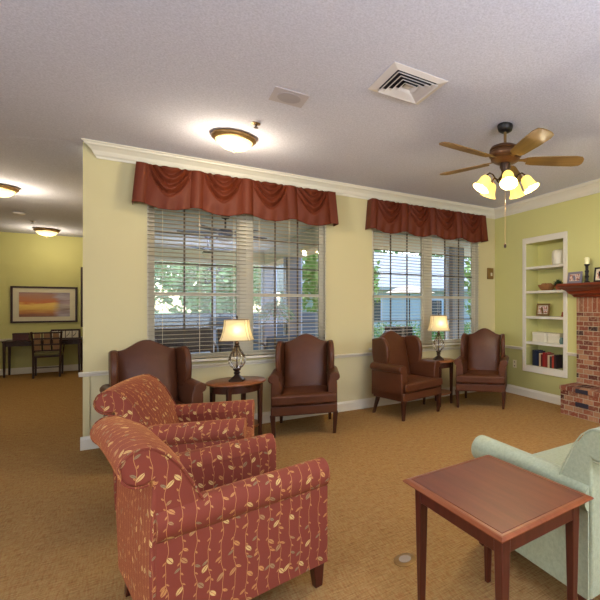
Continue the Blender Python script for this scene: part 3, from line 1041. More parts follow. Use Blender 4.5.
def table_lamp(loc, label):
    t = empty('table_lamp', loc, R(-20), label, 'table lamp', 'matching glass gourd table lamps')
    b = MB()
    b.lathe([(0, 0), (.072, 0), (.072, .018), (.058, .028), (.045, .04), (.028, .055), (.02, .07)], 32, power=5, caps=True)
    b.lathe([(.02, .068), (.026, .075), (.034, .085), (.026, .097), (.02, .10), (.034, .112), (.04, .122), (.036, .13), (0, .13)], 28)
    b.obj('foot', M['bronze'], t, smooth=True)
    g = MB()
    prof = [(.030, .131), (.055, .150), (.075, .180), (.082, .215), (.078, .25), (.062, .285), (.042, .315), (.028, .34), (.024, .355)]
    seg = 48
    vs = []; fs = []
    for j, (r_, z) in enumerate(prof):
        for i in range(seg):
            a = 2 * PI * i / seg + j * .12
            rr = r_ * (1 + .05 * math.cos(12 * (2 * PI * i / seg)))
            vs.append((rr * math.cos(a), rr * math.sin(a), z))
    for j in range(len(prof) - 1):
        for i in range(seg):
            k = (i + 1) % seg
            fs.append((j * seg + i, j * seg + k, (j + 1) * seg + k, (j + 1) * seg + i))
    g.add(vs, fs)
    go = g.obj('glass_body', M['gourd'], t, smooth=True)
    cage = MB()
    for i in range(6):
        for sg in (1, -1):
            pts = []
            for j, (r_, z) in enumerate(prof):
                a = 2 * PI * i / 6 + sg * j * .13
                pts.append(((r_ + .004) * math.cos(a), (r_ + .004) * math.sin(a), z))
            cage.tube(pts, .0010, 6)
    cage.obj('wire_cage', M['antique'], t, smooth=True)
    MB().lathe([(.006, .131), (.006, .355)], 10).obj('inner_rod', M['bronze'], t)
    MB().lathe([(0, .355), (.028, .355), (.03, .366), (.018, .375), (.02, .385), (.026, .395), (.014, .41), (.01, .42), (.01, .45), (0, .45)], 24).obj('neck', M['bronze'], t, smooth=True)
    # rectangular bell shade
    zs = [(0, .150, .105), (.04, .135, .094), (.09, .122, .085), (.15, .113, .079), (.215, .109, .076)]
    def ring(hx, hy, z, off=0):
        cut = .018
        hx -= off; hy -= off
        return [(-hx + cut, -hy, z), (hx - cut, -hy, z), (hx, -hy + cut, z), (hx, hy - cut, z), (hx - cut, hy, z), (-hx + cut, hy, z), (-hx, hy - cut, z), (-hx, -hy + cut, z)]
    vs = []; fs = []
    for z, hx, hy in zs: vs += ring(hx, hy, .425 + z)
    for j in range(len(zs) - 1):
        for i in range(8):
            k = (i + 1) % 8
            fs.append((j * 8 + i, j * 8 + k, (j + 1) * 8 + k, (j + 1) * 8 + i))
    so = MB().add(vs, fs).obj('lamp_shade', M['shade'], t)
    # piping along edges
    pp = MB()
    for z, hx, hy in (zs[0], zs[-1]):
        rr = ring(hx, hy, .425 + z)
        pp.tube(rr + [rr[0]], .003, 6)
    for i in range(8):
        pp.tube([ring(hx, hy, .425 + z)[i] for z, hx, hy in zs], .0018, 6)
    pp.obj('shade_piping', M['antique'], so)
    hp = MB()
    for s in (-1, 1):
        hp.tube([(0, 0, .45), (s * .045, 0, .48), (s * .05, 0, .56), (s * .02, 0, .63), (0, 0, .645)], .0025, 6)
    hp.tube([(-.1, 0, .6395), (.1, 0, .6395)], .002, 6)
    hp.obj('harp', M['bronze'], t, smooth=True)
    MB().lathe([(0, .645), (.008, .647), (.006, .655), (.011, .668), (.004, .682), (0, .684)], 14).obj('finial', M['bronze'], t, smooth=True)
    MB().lathe([(0, .45), (.012, .452), (.026, .50), (.03, .525), (.02, .55), (0, .556)], 16).obj('bulb', M['shade_bulb'], t, smooth=True)
    light('table_lamp_glow', 'POINT', (loc[0] + .0, loc[1] - .05, loc[2] + .53), 1.5, (1, .84, .56), .06)
    return t
M['shade_bulb'] = emit('lamp_bulb', (1.0, .84, .52, 1), .7)
table_lamp((T1[0], T1[1] - .03, .64), 'glass gourd table lamp with cream shade, in front of the left window')
table_lamp((T2[0], T2[1] - .02, .64), 'glass gourd table lamp with cream shade, in front of the right window')

# ------------------------------------------------------------ leather wing chairs
def wing_chair(loc, f, label):
    rz = math.atan2(f[1], f[0]) + PI / 2      # local front is -y
    t = empty('wing_chair', loc, rz, label, 'armchair', 'brown leather wing chairs under the windows')
    L = M['leather']
    # legs
    for s in (-1, 1):
        MB().taper((s * .315, -.285, 0), .016, (s * .325, -.30, .25), .026).obj('leg', M['table_leg'], t, bevel=.003)
        MB().taper((s * .285, .325, 0), .015, (s * .275, .235, .25), .024).obj('leg', M['table_leg'], t, bevel=.003)
    MB().box(-.345, .345, -.325, .27, .235, .345).obj('seat_rail', L, t, bevel=.018, bseg=3)
    # cushion with a crowned T shape
    c = MB()
    n = 14
    vs = []; fs = []
    hx, y0, y1 = .243, -.36, .20
    def grid(fn, flip=False):
        o = len(vs)
        for i in range(n + 1):
            for j in range(n + 1):
                vs.append(fn(i / n * 2 - 1, j / n * 2 - 1))
        for i in range(n):
            for j in range(n):
                q = [o + i * (n + 1) + j, o + (i + 1) * (n + 1) + j, o + (i + 1) * (n + 1) + j + 1, o + i * (n + 1) + j + 1]
                fs.append(q[::-1] if flip else q)
    def sq(u, v, z):
        wx = (.335 if v < -.72 else hx)
        e = (1 - u ** 8) * (1 - v ** 8)
        zz = .408 + z * (.044 + .018 * max(0, e) ** .5 + .012 * (1 - u * u) * (1 - v * v))
        return (u * wx, (y0 + y1) / 2 + v * (y1 - y0) / 2, zz)
    grid(lambda u, v: sq(u, v, 1))
    grid(lambda u, v: sq(u, v, -1), True)
    m_ = n + 1
    o2 = m_ * m_
    border = [(i, 0) for i in range(n)] + [(n, j) for j in range(n)] + [(n - i, n) for i in range(n)] + [(0, n - j) for j in range(n)]
    for a, b in zip(border, border[1:] + border[:1]):
        A = a[0] * m_ + a[1]; B = b[0] * m_ + b[1]
        fs.append((A, B, o2 + B, o2 + A))
    c.add(vs, fs).obj('seat_cushion', L, t, smooth=True, bevel=.012, bseg=2)
    # back with camel crest: cells of an x/z grid, front and rear surfaces
    bk = MB()
    vs = []; fs = []
    nx_, nz_ = 20, 12
    def top(x):
        a = abs(x) / .245
        return .985 + .095 * (.5 + .5 * math.cos(PI * min(1, a * 1.05)))
    def yb_(z): return .180 + (z - .40) * .235
    for side in (0, 1):
        for i in range(nx_ + 1):
            u = i / nx_ * 2 - 1
            x = u * .245
            for j in range(nz_ + 1):
                v = j / nz_
                z = .30 + (top(x) - .30) * v
                edge = (1 - abs(u) ** 8) * (1 - v ** 10)
                th = .028 + .028 * edge
                puff = .02 * (1 - u * u) * math.sin(PI * min(1, v * 1.1) * .95)
                if side == 0:
                    y = yb_(z) - th - puff
                else:
                    y = yb_(z) + th
                vs.append((x, y, z))
    mz = nz_ + 1
    O = (nx_ + 1) * mz
    for i in range(nx_):
        for j in range(nz_):
            a = i * mz + j
            fs.append((a, a + mz, a + mz + 1, a + 1))
            fs.append((O + a, O + a + 1, O + a + mz + 1, O + a + mz))
        fs.append((i * mz + nz_, (i + 1) * mz + nz_, O + (i + 1) * mz + nz_, O + i * mz + nz_))
        fs.append((i * mz, O + i * mz, O + (i + 1) * mz, (i + 1) * mz))
    for j in range(nz_):
        fs.append((j, j + 1, O + j + 1, O + j))
        a = nx_ * mz + j
        fs.append((a, O + a, O + a + 1, a + 1))
    bk.add(vs, fs).obj('backrest', L, t, smooth=True, bevel=.008, bseg=2, angle=50)
    for s in (-1, 1):
        # wing: yz outline, flaring outwards and forwards
        prof = [(.30, .58), (.10, .60), (.03, .64), (.00, .72), (-.012, .82), (.0, .92), (.045, .985), (.11, 1.01), (.20, 1.0), (.32, .985), (.335, .80)]
        wv = MB()
        x0, x1 = .245, .302
        n_ = len(prof)
        vv = []
        for xx in (x0, x1):
            for (y, z) in prof:
                fl = max(0, (.25 - y)) * .10
                vv.append((s * (xx + fl), y + (z - .6) * .08, z))
        ff = [tuple(range(n_)), tuple(range(n_, 2 * n_))[::-1]] + [(i, (i + 1) % n_, n_ + (i + 1) % n_, n_ + i) for i in range(n_)]
        wv.add(vv, ff).obj('wing', L, t, bevel=.018, bseg=3)
        # arm panel with rolled top
        am = MB()
        pf = [(s * .246, .26), (s * .246, .58)] + [(s * (.318 + .058 * math.cos(a)), .63 + .052 * math.sin(a)) for a in [R(200 - 30 * i) for i in range(0, 10)]] + [(s * .345, .57), (s * .345, .26)]
        am.extrude(pf, -.285, .30, 'y')
        am.obj('arm', L, t, bevel=.012, bseg=2)
    return t
wing_chair((-.02, 4.96, 0), (.2, -.98), 'brown leather wing chair mostly hidden behind the red patterned armchairs')
wing_chair((1.42, 4.99, 0), (-.295, -.955), 'brown leather wing chair standing alone right of the left round table')
wing_chair((2.735, 4.96, 0), (.25, -.968), 'brown leather wing chair on the left of the right window, turned towards the corner')
wing_chair((3.89, 4.77, 0), (-.70, -.71), 'brown leather wing chair in the corner by the green wall')

# ------------------------------------------------------------ club armchairs
def club_chair(loc, rz, fabric, label, group=None, name='club_armchair', ex=0.0, fx=0.0, cat='armchair'):
    """local front is +x"""
    t = empty(name, loc, rz, label, cat, group)
    LG = M['cherry_leg']
    for sx, sy in ((.335 + fx, .31 + ex), (.335 + fx, -.31 - ex), (-.31, .31 + ex), (-.31, -.31 - ex)):
        MB().taper((sx + (.006 if sx > 0 else -.02), sy, 0), .019, (sx, sy, .125), .029).obj('leg', LG, t, bevel=.003)
    # arms: outer panel, rolled over outwards
    for s in (-1, 1):
        pf = []
        pf += [(s * .235, .125), (s * .235, .57)]
        pf += [(s * (.305 + .072 * math.cos(a)), .572 + .072 * math.sin(a)) for a in [R(180 - 20 * i) for i in range(0, 13)]]
        pf += [(s * .352, .515), (s * .352, .125)]
        pf = [(y + s * ex, z) for y, z in pf]
        am = MB()
        am.extrude(pf, -.36, .375 + fx, 'x')
        am.obj('arm', fabric, t, bevel=.011, bseg=3)
    # seat deck and front rail
    MB().box(-.33, .35 + fx, -.234 - ex, .234 + ex, .13, .29).obj('seat_base', fabric, t, bevel=.01, boxuv=True)
    b = MB().box(-.18, .385 + fx, -.232 - ex, .232 + ex, .291, .45)
    b.obj('seat_cushion', fabric, t, bevel=.045, bseg=4, boxuv=True)
    # scrolled back: profile in xz swept across the width
    inner = [(-.11, .30), (-.13, .42), (-.165, .55), (-.215, .67), (-.275, .785), (-.325, .85), (-.37, .884)]
    roll = [(-.335, .80)]
    cx_, cz_, rr = -.405, .818, .072
    rollp = [(cx_ + rr * math.cos(R(a)), cz_ + rr * math.sin(R(a))) for a in (75, 100, 125, 150, 175, 200, 225, 250, 275, 300)]
    outer = [(-.37, .71), (-.375, .60), (-.38, .40), (-.37, .125), (-.20, .125), (-.16, .29)]
    pf = inner + rollp + outer
    bk = MB()
    def warp(p, q, tt):
        u = tt * 2 - 1
        pl = (1 - u ** 4) * .022
        # crown: middle of the back a little higher and fuller
        if q > .3:
            k = min(1, (q - .3) / .4)
            if p > -.33:
                p += pl * k * .9
            q += .018 * (1 - u * u) * k
        return p, q
    bk.extrude(pf, -.345 - ex, .345 + ex, 'y', slices=14, warp=warp)
    # keep the lower back between the arms' outer faces
    bk.obj('backrest', fabric, t, bevel=.012, bseg=3, angle=60)
    # welt piping round each scroll end
    for s in (-1, 1):
        wp = MB()
        pts2 = [(p[0] + .004, s * (.347 + ex), p[1]) for p in inner[2:-1]]
        pts = [(cx_ + .004 + (rr + .001) * math.cos(R(a)), s * (.347 + ex), cz_ + (rr + .001) * math.sin(R(a))) for a in range(60, 300, 15)]
        wp.tube(pts2 + pts, .004, 6)
        wp.obj('welt_piping', fabric, t, smooth=True, boxuv=True)
    return t
def place_club(front_right, f, **kw):
    """front right foot position and facing direction"""
    a = math.atan2(f[1], f[0])
    ca, sa = math.cos(a), math.sin(a)
    lx, ly = .341, -.31
    x = front_right[0] - (lx * ca - ly * sa)
    y = front_right[1] - (lx * sa + ly * ca)
    return club_chair((x, y, 0), a, **kw)
place_club((.675, 2.16), (math.cos(R(12)), math.sin(R(12))), fabric=M['vine'], label='red leaf patterned armchair nearest the camera, seen from behind', group='red leaf patterned armchairs')
place_club((.475, 3.25), (math.cos(R(-15)), math.sin(R(-15))), fabric=M['vine'], label='red leaf patterned armchair behind the nearest one, beside the free wall end', group='red leaf patterned armchairs')
club_chair((2.26, 1.545, 0), R(90), M['sage'], 'pale sage green upholstered sofa behind the wooden end table, cut by the right edge', name='sage_sofa', ex=.34, fx=.08, cat='sofa')

# ------------------------------------------------------------ end table in front
def cam2w(X, Z):
    F = (math.sin(YAW), math.cos(YAW)); Rr = (math.cos(YAW), -math.sin(YAW))
    return (Z * F[0] + X * Rr[0], Z * F[1] + X * Rr[1])
hd = CAM_H - .627
cor = []
for (px, py) in ((402.7, 480.7), (502.7, 541.7), (594.3, 497.3), (487.3, 454.3)):
    Z = 422 * hd / (py - 305)
    cor.append(cam2w((px - 450) / 422 * Z, Z))
cx_ = sum(c[0] for c in cor) / 4
cy_ = sum(c[1] for c in cor) / 4
sx_ = (math.dist(cor[1], cor[2]) + math.dist(cor[0], cor[3])) / 2
sy_ = (math.dist(cor[0], cor[1]) + math.dist(cor[3], cor[2])) / 2
ang = math.atan2(cor[2][1] - cor[1][1], cor[2][0] - cor[1][0])
t = empty('end_table', (cx_, cy_, 0), ang, 'rectangular cherry wood end table in the right foreground', 'table')
H = .634
a, b = sx_ / 2, sy_ / 2
MB().box(-a + .03, a - .03, -b + .03, b - .03, H - .0075, H + .0).obj('top_panel', M['cherry'], t, bevel=.002)
fr = MB()
prof = lambda d: None
ringv = []
sect = [(.0, H - .013), (.0, H - .009), (.010, H - .002), (.016, H - .0005), (.0285, H - .0005), (.0285, H - .018), (.012, H - .018), (.004, H - .0155)]
vs = []; fs = []
for (px_, py_) in ((-1, -1), (1, -1), (1, 1), (-1, 1)):
    for d, z in sect:
        vs.append((px_ * (a - d), py_ * (b - d), z))
n = len(sect)
for c in range(4):
    for i in range(n):
        k = (i + 1) % n
        c2 = (c + 1) % 4
        fs.append((c * n + i, c2 * n + i, c2 * n + k, c * n + k))
fr.add(vs, fs).obj('edge_moulding', M['cherry_edge'], t)
MB().box(-a + .029, a - .029, -b + .029, b - .029, H - .024, H - .008).obj('top_core', M['cherry_leg'], t)
ap = MB()
ia, ib = a - .045, b - .045
ap.box(-ia + .02, ia - .02, -ib, -ib + .018, H - .095, H - .0245)
ap.box(-ia + .02, ia - .02, ib - .018, ib, H - .095, H - .0245)
ap.box(-ia, -ia + .018, -ib + .02, ib - .02, H - .095, H - .0245)
ap.box(ia - .018, ia, -ib + .02, ib - .02, H - .095, H - .0245)
ap.obj('apron', M['cherry_leg'], t, bevel=.002)
for sx in (-1, 1):
    for sy in (-1, 1):
        MB().taper((sx * (ia - .018), sy * (ib - .018), 0), .0125, (sx * (ia - .018), sy * (ib - .018), H - .0245), .0225).obj('leg', M['cherry_leg'], t, bevel=.003)

# ------------------------------------------------------------ hall: writing desk, chair, picture
t = empty('writing_desk', (-1.91, 12.03, 0), 0, 'narrow dark wood writing desk against the green hall wall', 'desk')
DW, DD, DH = .59, .21, .715
MB().box(-DW, DW, -DD, DD, DH - .028, DH).obj('desk_top', M['dark_wood'], t, bevel=.003)
MB().box(-DW + .03, DW - .03, -DD + .025, DD - .025, DH - .11, DH - .0285).obj('apron', M['dark_wood'], t)
for k in (-1, 1):
    MB().box(k * .27 - .2, k * .27 + .2, -DD + .012, -DD + .024, DH - .10, DH - .035).obj('drawer', M['dark_wood'], t, bevel=.002)
for sx in (-1, 1):
    for sy in (-1, 1):
        MB().taper((sx * (DW - .03), sy * (DD - .03), 0), .014, (sx * (DW - .03), sy * (DD - .03), DH - .0285), .022).obj('leg', M['dark_wood'], t, bevel=.002)
t = empty('desk_chair', (-1.80, 11.63, 0), R(4), 'dark wooden chair with a lattice back, pulled up to the hall desk', 'chair')
DWm = M['dark_wood']
for sx in (-1, 1):
    MB().taper((sx * .20, .20, 0), .014, (sx * .20, .20, .43), .018).obj('leg', DWm, t)
    rb = MB()
    rb.tube([(sx * .19, -.26, 0), (sx * .195, -.21, .42), (sx * .20, -.215, .60), (sx * .215, -.26, .91)], .017, 8)
    rb.obj('leg', DWm, t, smooth=True)
    ar = MB()
    ar.tube([(sx * .205, -.215, .63), (sx * .235, -.05, .645), (sx * .235, .14, .63), (sx * .22, .18, .56), (sx * .21, .18, .44)], .013, 8)
    ar.obj('arm', DWm, t, smooth=True)
MB().box(-.21, .21, -.22, .22, .395, .43).obj('seat_rail', DWm, t, bevel=.004)
MB().box(-.215, .215, -.20, .23, .431, .475).obj('seat_cushion', plain('olive_seat', rgb(112, 104, 66), .8), t, bevel=.015, bseg=3)
lb = MB()
for zz, dy in ((.53, -.205), (.65, -.22), (.77, -.237), (.885, -.255)):
    lb.box(-.20, .20, dy - .012, dy + .012, zz - .014, zz + .014)
for xx in (-.068, .068):
    lb.tube([(xx, -.205, .53), (xx, -.22, .65), (xx, -.237, .77), (xx, -.255, .885)], .011, 8)
lb.obj('lattice_back', DWm, t)
tp = MB()
for (za, zb, ya, yb2) in ((.545, .635, -.207, -.218), (.665, .755, -.222, -.235), (.785, .87, -.239, -.252)):
    for xx in (-.134, 0, .134):
        tp.add([(xx - .045, ya, za), (xx + .045, ya, za), (xx + .045, yb2, zb), (xx - .045, yb2, zb), (xx - .045, ya + .01, za), (xx + .045, ya + .01, za), (xx + .045, yb2 + .01, zb), (xx - .045, yb2 + .01, zb)],
               [(0, 1, 2, 3), (4, 7, 6, 5), (0, 4, 5, 1), (1, 5, 6, 2), (2, 6, 7, 3), (3, 7, 4, 0)])
tp.obj('back_panels', plain('tan_panel', rgb(150, 112, 76), .7), t)
MB().tube([(-.2, -.235, .20), (.2, -.235, .20)], .010, 8).obj('stretcher', DWm, t)
t = empty('storage_box', (-2.27, 12.10, DH), 0, 'dark red box on the left part of the hall desk', 'box')
MB().box(-.12, .12, -.08, .08, 0, .11).obj('box_body', plain('oxblood', rgb(78, 30, 28), .5), t, bevel=.003)
MB().box(-.123, .123, -.083, .083, .111, .145).obj('lid', plain('oxblood_lid', rgb(64, 28, 28), .5), t, bevel=.003)
t = empty('letter_rack', (-1.60, 12.10, DH), 0, 'dark letter rack filled with white cards on the right of the hall desk', 'rack')
lr = MB()
lr.box(-.24, .24, -.05, .06, 0, .02)
lr.box(-.24, -.225, -.05, .06, .02, .17)
lr.box(.225, .24, -.05, .06, .02, .20)
lr.box(-.24, .24, .048, .06, .02, .20)
lr.obj('rack', M['dark_wood'], t)
for i in range(4):
    MB().box(-.21 + i * .108, -.115 + i * .108, -.02 - .004 * (i % 2), -.014, .021, .165).obj('card', plain('white_card', rgb(224, 216, 196), .7), t)
    MB().tube([(-.20 + i * .108, -.026, .05), (-.16 + i * .108, -.027, .10), (-.15 + i * .108, -.026, .15)], .006, 6).obj('card_ornament', M['black'], t)
# sunset print
k = NT('sunset_print')
tc = k.n('ShaderNodeTexCoord'); sp = k.n('ShaderNodeSeparateXYZ')
k.t.links.new(tc.outputs['Object'], sp.inputs[0])
band = k.noise(k.coord('Object', (2.2, 1, 16)), 1.0, 3, .6)
zz = k.m_('ADD', k.m_('DIVIDE', k.m_('SUBTRACT', sp.outputs[2], .1), .55), k.m_('MULTIPLY', k.m_('SUBTRACT', band, .5), .35))
c = k.ramp(zz, [(0, rgb(96, 66, 70)), (.2, rgb(188, 120, 60)), (.38, rgb(228, 186, 84)), (.5, rgb(244, 206, 104)), (.58, rgb(206, 116, 54)), (.75, rgb(190, 128, 88)), (.9, rgb(176, 132, 110)), (1, rgb(150, 120, 120))])
mask = k.ramp(k.m_('ADD', sp.outputs[0], k.m_('MULTIPLY', band, .2)), [(.22, (0, 0, 0, 1)), (.34, (1, 1, 1, 1))])
cool = k.ramp(band, [(.3, rgb(96, 92, 110)), (.6, rgb(182, 180, 196))])
k.base(k.mix(k.m_('MULTIPLY', mask, .75), c, cool), .4)
framed('framed_picture', (-1.95, HY, 1.06), 0, 1.04, .765, .035, M['dark_wood'], .09, 'wide dark framed sunset print with a pale mat on the hall wall', 'picture', lean=0, art=k.m, depth=.03)
framed('tall_framed_picture', (-1.145, HY, .95), 0, .46, 1.32, .04, M['dark_wood'], .05, 'tall dark framed picture on the hall wall, half hidden by the wall end', 'picture', lean=0, art=blotchy('tall_print', [(.3, rgb(90, 80, 60)), (.6, rgb(170, 150, 110))], 6), depth=.03)

# ------------------------------------------------------------ porch and garden outside
struct(MB().box(XL + .125, 5.2, 5.68, 11.3, -.15, -.02), 'porch_floor', M['porch_floor'])
struct(MB().box(XL + .125, 2.45, 5.68, 11.3, 2.74, 2.84), 'porch_ceiling', M['porch_ceiling'])
struct(MB().box(2.45, 7.5, 5.68, 7.4, 2.50, 2.60), 'porch_soffit', M['porch_beam'])
struct(MB().box(XL + .125, 2.149, 11.0, 11.3, 2.40, 2.739), 'porch_beam_far', M['porch_beam'])
struct(MB().box(2.15, 2.45, 5.69, 11.3, 2.40, 2.739), 'porch_beam_side', M['porch_beam'])
def post(x, y, h, label, w=.13):
    t = empty('porch_post', (x, y, -.02), 0, label, 'post', 'square porch posts')
    MB().box(-w, w, -w, w, 0, h).obj('shaft', M['porch_post'], t, bevel=.006)
    e = MB()
    for s in (-1, 1):
        e.box(s * (w + .03) - .02, s * (w + .03) + .02, -.03, .03, 0, h)
    e.obj('screen_frame', M['screen_frame'], t)
post(2.28, 11.12, 2.42, 'grey porch post at the far outer corner, seen through the left window')
post(2.28, 8.9, 2.42, 'grey porch post halfway along the porch side, seen through the left window')
post(4.55, 6.4, 2.52, 'grey porch post seen through the right half of the right window')
sf = MB()
for x in (-.2, 1.1):
    sf.box(x - .025, x + .025, 11.1, 11.15, -.02, 2.4)
sf.box(-.47, 2.07, 11.1, 11.15, .85, .9)
tag(sf.obj('screen_frame', M['screen_frame']), 'pale aluminium screen framing along the far porch edge', 'screen frame')

def porch_fan(x, y, label):
    f = empty('porch_fan', (x, y, 2.74), .3, label, 'ceiling fan', 'dark porch ceiling fans')
    MB().lathe([(0, 0), (.06, 0), (.05, -.05), (.012, -.06), (.012, -.2), (.09, -.22), (.10, -.28), (.06, -.32), (0, -.33)], 20).obj('motor', M['black'], f, smooth=True)
    MB().lathe([(0, -.33), (.10, -.335), (.09, -.38), (.04, -.41), (0, -.415)], 20).obj('light_bowl', M['ceramic'], f, smooth=True)
    for k in range(5):
        o = MB().extrude([(.09, -.02), (.2, -.055), (.6, -.07), (.62, 0), (.6, .07), (.2, .055), (.09, .02)], -.27, -.262, 'z').obj('blade', M['black'], f)
        o.rotation_euler = (0, 0, R(72 * k))
porch_fan(.82, 6.9, 'dark porch ceiling fan nearer the glass, seen through the left window')
porch_fan(.80, 9.2, 'dark porch ceiling fan farther out, seen through the left window')

def patio_chair(loc, rz, mat, cmat, label, group=None, wd=.34):
    t = empty('patio_chair', loc, rz, label, 'patio chair', group)
    for sx in (-1, 1):
        for sy in (-1, 1):
            MB().taper((sx * (wd - .03), sy * .27, 0), .02, (sx * (wd - .03), sy * .27, .36), .02).obj('leg', mat, t)
    MB().box(-wd, wd, -.32, .30, .30, .37).obj('seat', mat, t, bevel=.01)
    MB().box(-wd + .05, wd - .05, -.31, .2, .372, .46).obj('cushion', cmat, t, bevel=.03, bseg=3)
    b = MB()
    b.add([(x, y, z) for (y, z) in ((.24, .37), (.31, .37), (.40, .97), (.34, .97)) for x in (-wd + .02, wd - .02)],
          [(0, 1, 3, 2), (2, 3, 5, 4), (4, 5, 7, 6), (6, 7, 1, 0), (0, 2, 4, 6), (1, 7, 5, 3)])
    b.obj('backrest', mat, t, bevel=.02, bseg=3)
    for s in (-1, 1):
        MB().tube([(s * wd, -.28, .37), (s * wd, -.29, .58), (s * wd, -.20, .64), (s * wd, .28, .66)], .025, 8).obj('arm', mat, t, smooth=True)
PF = -.02
patio_chair((1.55, 7.3, PF), R(200), M['wicker_grey'], M['cushion_blue'], 'blue grey wicker porch chair seen low through the right half of the left window')
patio_chair((1.45, 9.6, PF), R(20), M['wicker_brown'], M['cushion_blue'], 'brown wicker porch chair seen low through the left window, behind the table lamp')
patio_chair((.28, 7.1, PF), R(80), M['wicker_brown'], M['cushion_blue'], 'brown wicker porch chair seen at the left end of the left window, nearest the glass', wd=.34)
patio_chair((.32, 10.2, PF), R(0), M['wicker_brown'], M['cushion_blue'], 'wide brown wicker porch seat at the far edge of the porch', wd=.68)
# hanging fern
t = empty('hanging_fern', (1.75, 8.0, 1.25), 0, 'green fern hanging in a basket, seen through the right half of the left window', 'plant')
MB().lathe([(0, 0), (.08, 0), (.15, .12), (.155, .14), (0, .12)], 20).obj('basket', M['bark'], t, smooth=True)
lf = MB()
for i in range(420):
    a = random.uniform(0, 2 * PI); rr = random.uniform(.1, .36)
    z = .22 - rr * rr * 2.2 + random.uniform(-.05, .07)
    c = Vector((rr * math.cos(a), rr * math.sin(a), z))
    d = Vector((math.cos(a), math.sin(a), -.9 * rr * 3)).normalized() * .06
    s_ = Vector((-math.sin(a), math.cos(a), 0)) * .014
    lf.add([c - d, c + s_, c + d, c - s_], [(0, 1, 2, 3)])
lf.obj('fronds', M['foliage2'], t)
wr_ = MB()
for a in (0, 2.1, 4.2):
    wr_.tube([(.15 * math.cos(a), .15 * math.sin(a), .14), (0, 0, 1.0)], .003, 5)
wr_.tube([(0, 0, 1.0), (0, 0, 1.489)], .003, 5)
wr_.obj('hanger', M['black'], t)

struct(MB().box(-60, 90, 11.3, 110, -.4, -.2), 'ground', M['grass'])
struct(MB().box(5.2, 40, 5.0, 11.3, -.4, -.2), 'ground_side', M['porch_floor'])
def leaf_blob(mb, c, r, n, size, sq=1.0):
    for i in range(n):
        d = Vector((random.gauss(0, 1), random.gauss(0, 1), random.gauss(0, 1))).normalized()
        rr = r * random.uniform(.55, 1.0) ** .5 * (1 + .25 * math.sin(d.x * 5 + c[0]) * math.cos(d.z * 4))
        p = Vector(c) + Vector((d.x * rr, d.y * rr, d.z * rr * sq))
        u = Vector((random.gauss(0, 1), random.gauss(0, 1), random.gauss(0, 1))).normalized()
        v = u.cross(d).normalized()
        s_ = size * random.uniform(.6, 1.3)
        mb.add([p - u * s_, p + v * s_ * .5, p + u * s_, p - v * s_ * .5], [(0, 1, 2, 3)])
def tree(x, y, h, r, mat, label):
    t = empty('tree', (x, y, -.2), 0, label, 'tree', 'garden trees beyond the porch')
    tr = MB()
    tr.tube([(0, 0, 0), (.05, 0, h * .3), (-.05, .05, h * .6), (0, 0, h * .8)], .16, 10, .06)
    for k in range(4):
        a = k * 1.7
        tr.tube([(0, 0, h * .4), (r * .4 * math.cos(a), r * .4 * math.sin(a), h * .65), (r * .7 * math.cos(a), r * .7 * math.sin(a), h * .8)], .06, 8, .02)
    tr.obj('trunk', M['bark'], t, smooth=True)
    cr = MB()
    for k in range(7):
        a = k * 2.4
        q = r * .55 if k else 0
        leaf_blob(cr, (q * math.cos(a), q * math.sin(a), h * (.55 + .16 * math.sin(k * 1.9))), r * .66, 420, .13 + .02 * r, 1.1)
    cr.obj('crown', mat, t)
tree(-1.6, 21, 5.6, 2.0, M['foliage2'], 'deep green garden tree at the far left edge of the left window view')
tree(1.6, 17, 5.2, 1.9, M['foliage'], 'light green garden tree behind the far porch edge, left half of the left window')
tree(3.0, 22.8, 5.6, 1.6, M['foliage2'], 'deep green garden tree seen beside the corner porch post')
tree(5.4, 15.0, 4.6, 1.35, M['foliage'], 'light green garden tree between the two porch posts')
tree(11.6, 13.0, 4.0, 1.3, M['foliage'], 'small green tree seen through the right window beside the porch post')
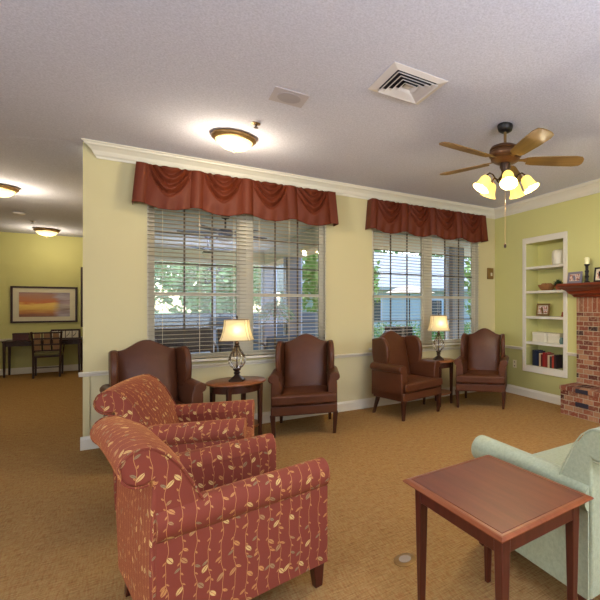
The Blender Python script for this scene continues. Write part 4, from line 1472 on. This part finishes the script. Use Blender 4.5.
for x_, y_, w_ in ((-6, 32, 'leftmost'), (3.5, 32, 'second from the left'), (13.2, 32, 'second from the right'), (23, 33, 'rightmost')):
    tree(x_, y_, 9.5, 3.4, M['foliage2'], 'tall tree of the distant row behind the garden, %s' % w_)
tag(MB().box(-14, 4.5, 14.0, 14.08, -.2, 1.2).obj('garden_fence', M['fence']), 'low grey board fence beyond the porch', 'fence')
hg = MB()
for i in range(26):
    leaf_blob(hg, (4.2 + i * .22, 11.9, .42), .5, 190, .05, .9)
tag(hg.obj('hedge', M['hedge']), 'clipped green hedge seen low through the right window', 'hedge')
patio_chair((4.72, 8.9, -.02), R(150), M['black'], M['black'], 'black patio chair seen low through the left half of the right window')
# pale low building
t = empty('pale_building', (14.2, 19, -.2), 0, 'low pale sided building with a light roof, seen through the right window', 'building')
MB().box(-8.5, 10, 0, 6, 0, 2.35).obj('wall', M['siding'], t)
rf = MB().extrude([(-.5, 2.35), (-.5, 2.5), (3, 4.6), (6.5, 2.5), (6.5, 2.35)], -9, 10.5, 'x')
rf.obj('roof', M['roof_white'], t)
for xx in (-6.2, -2.6, 1.2):
    w_ = MB()
    w_.box(xx, xx + 1.1, -.05, -.001, .8, 1.95)
    wo = w_.obj('window', M['screen_frame'], t)
    MB().box(xx + .08, xx + 1.02, -.06, -.051, .88, 1.87).obj('pane', plain('dark_pane', rgb(60, 70, 84), .15), wo)
# patio umbrella
t = empty('patio_umbrella', (8.2, 14.6, -.2), 0, 'beige patio umbrella beyond the hedge, seen through the right window', 'umbrella')
MB().tube([(0, 0, 0), (0, 0, 2.35)], .025, 10).obj('pole', M['black'], t)
u_ = MB()
n = 8
vs = [(0, 0, 2.42)]
for ring_, (rr, z) in enumerate(((.55, 2.3), (1.05, 2.1))):
    for i in range(n):
        a = 2 * PI * i / n
        vs.append((rr * math.cos(a), rr * math.sin(a), z))
fs = [(0, 1 + i, 1 + (i + 1) % n) for i in range(n)] + [(1 + i, 1 + n + i, 1 + n + (i + 1) % n, 1 + (i + 1) % n) for i in range(n)]
uo = u_.add(vs, fs).obj('canopy', M['canvas'], t)
mo = uo.modifiers.new('solid', 'SOLIDIFY'); mo.thickness = .01
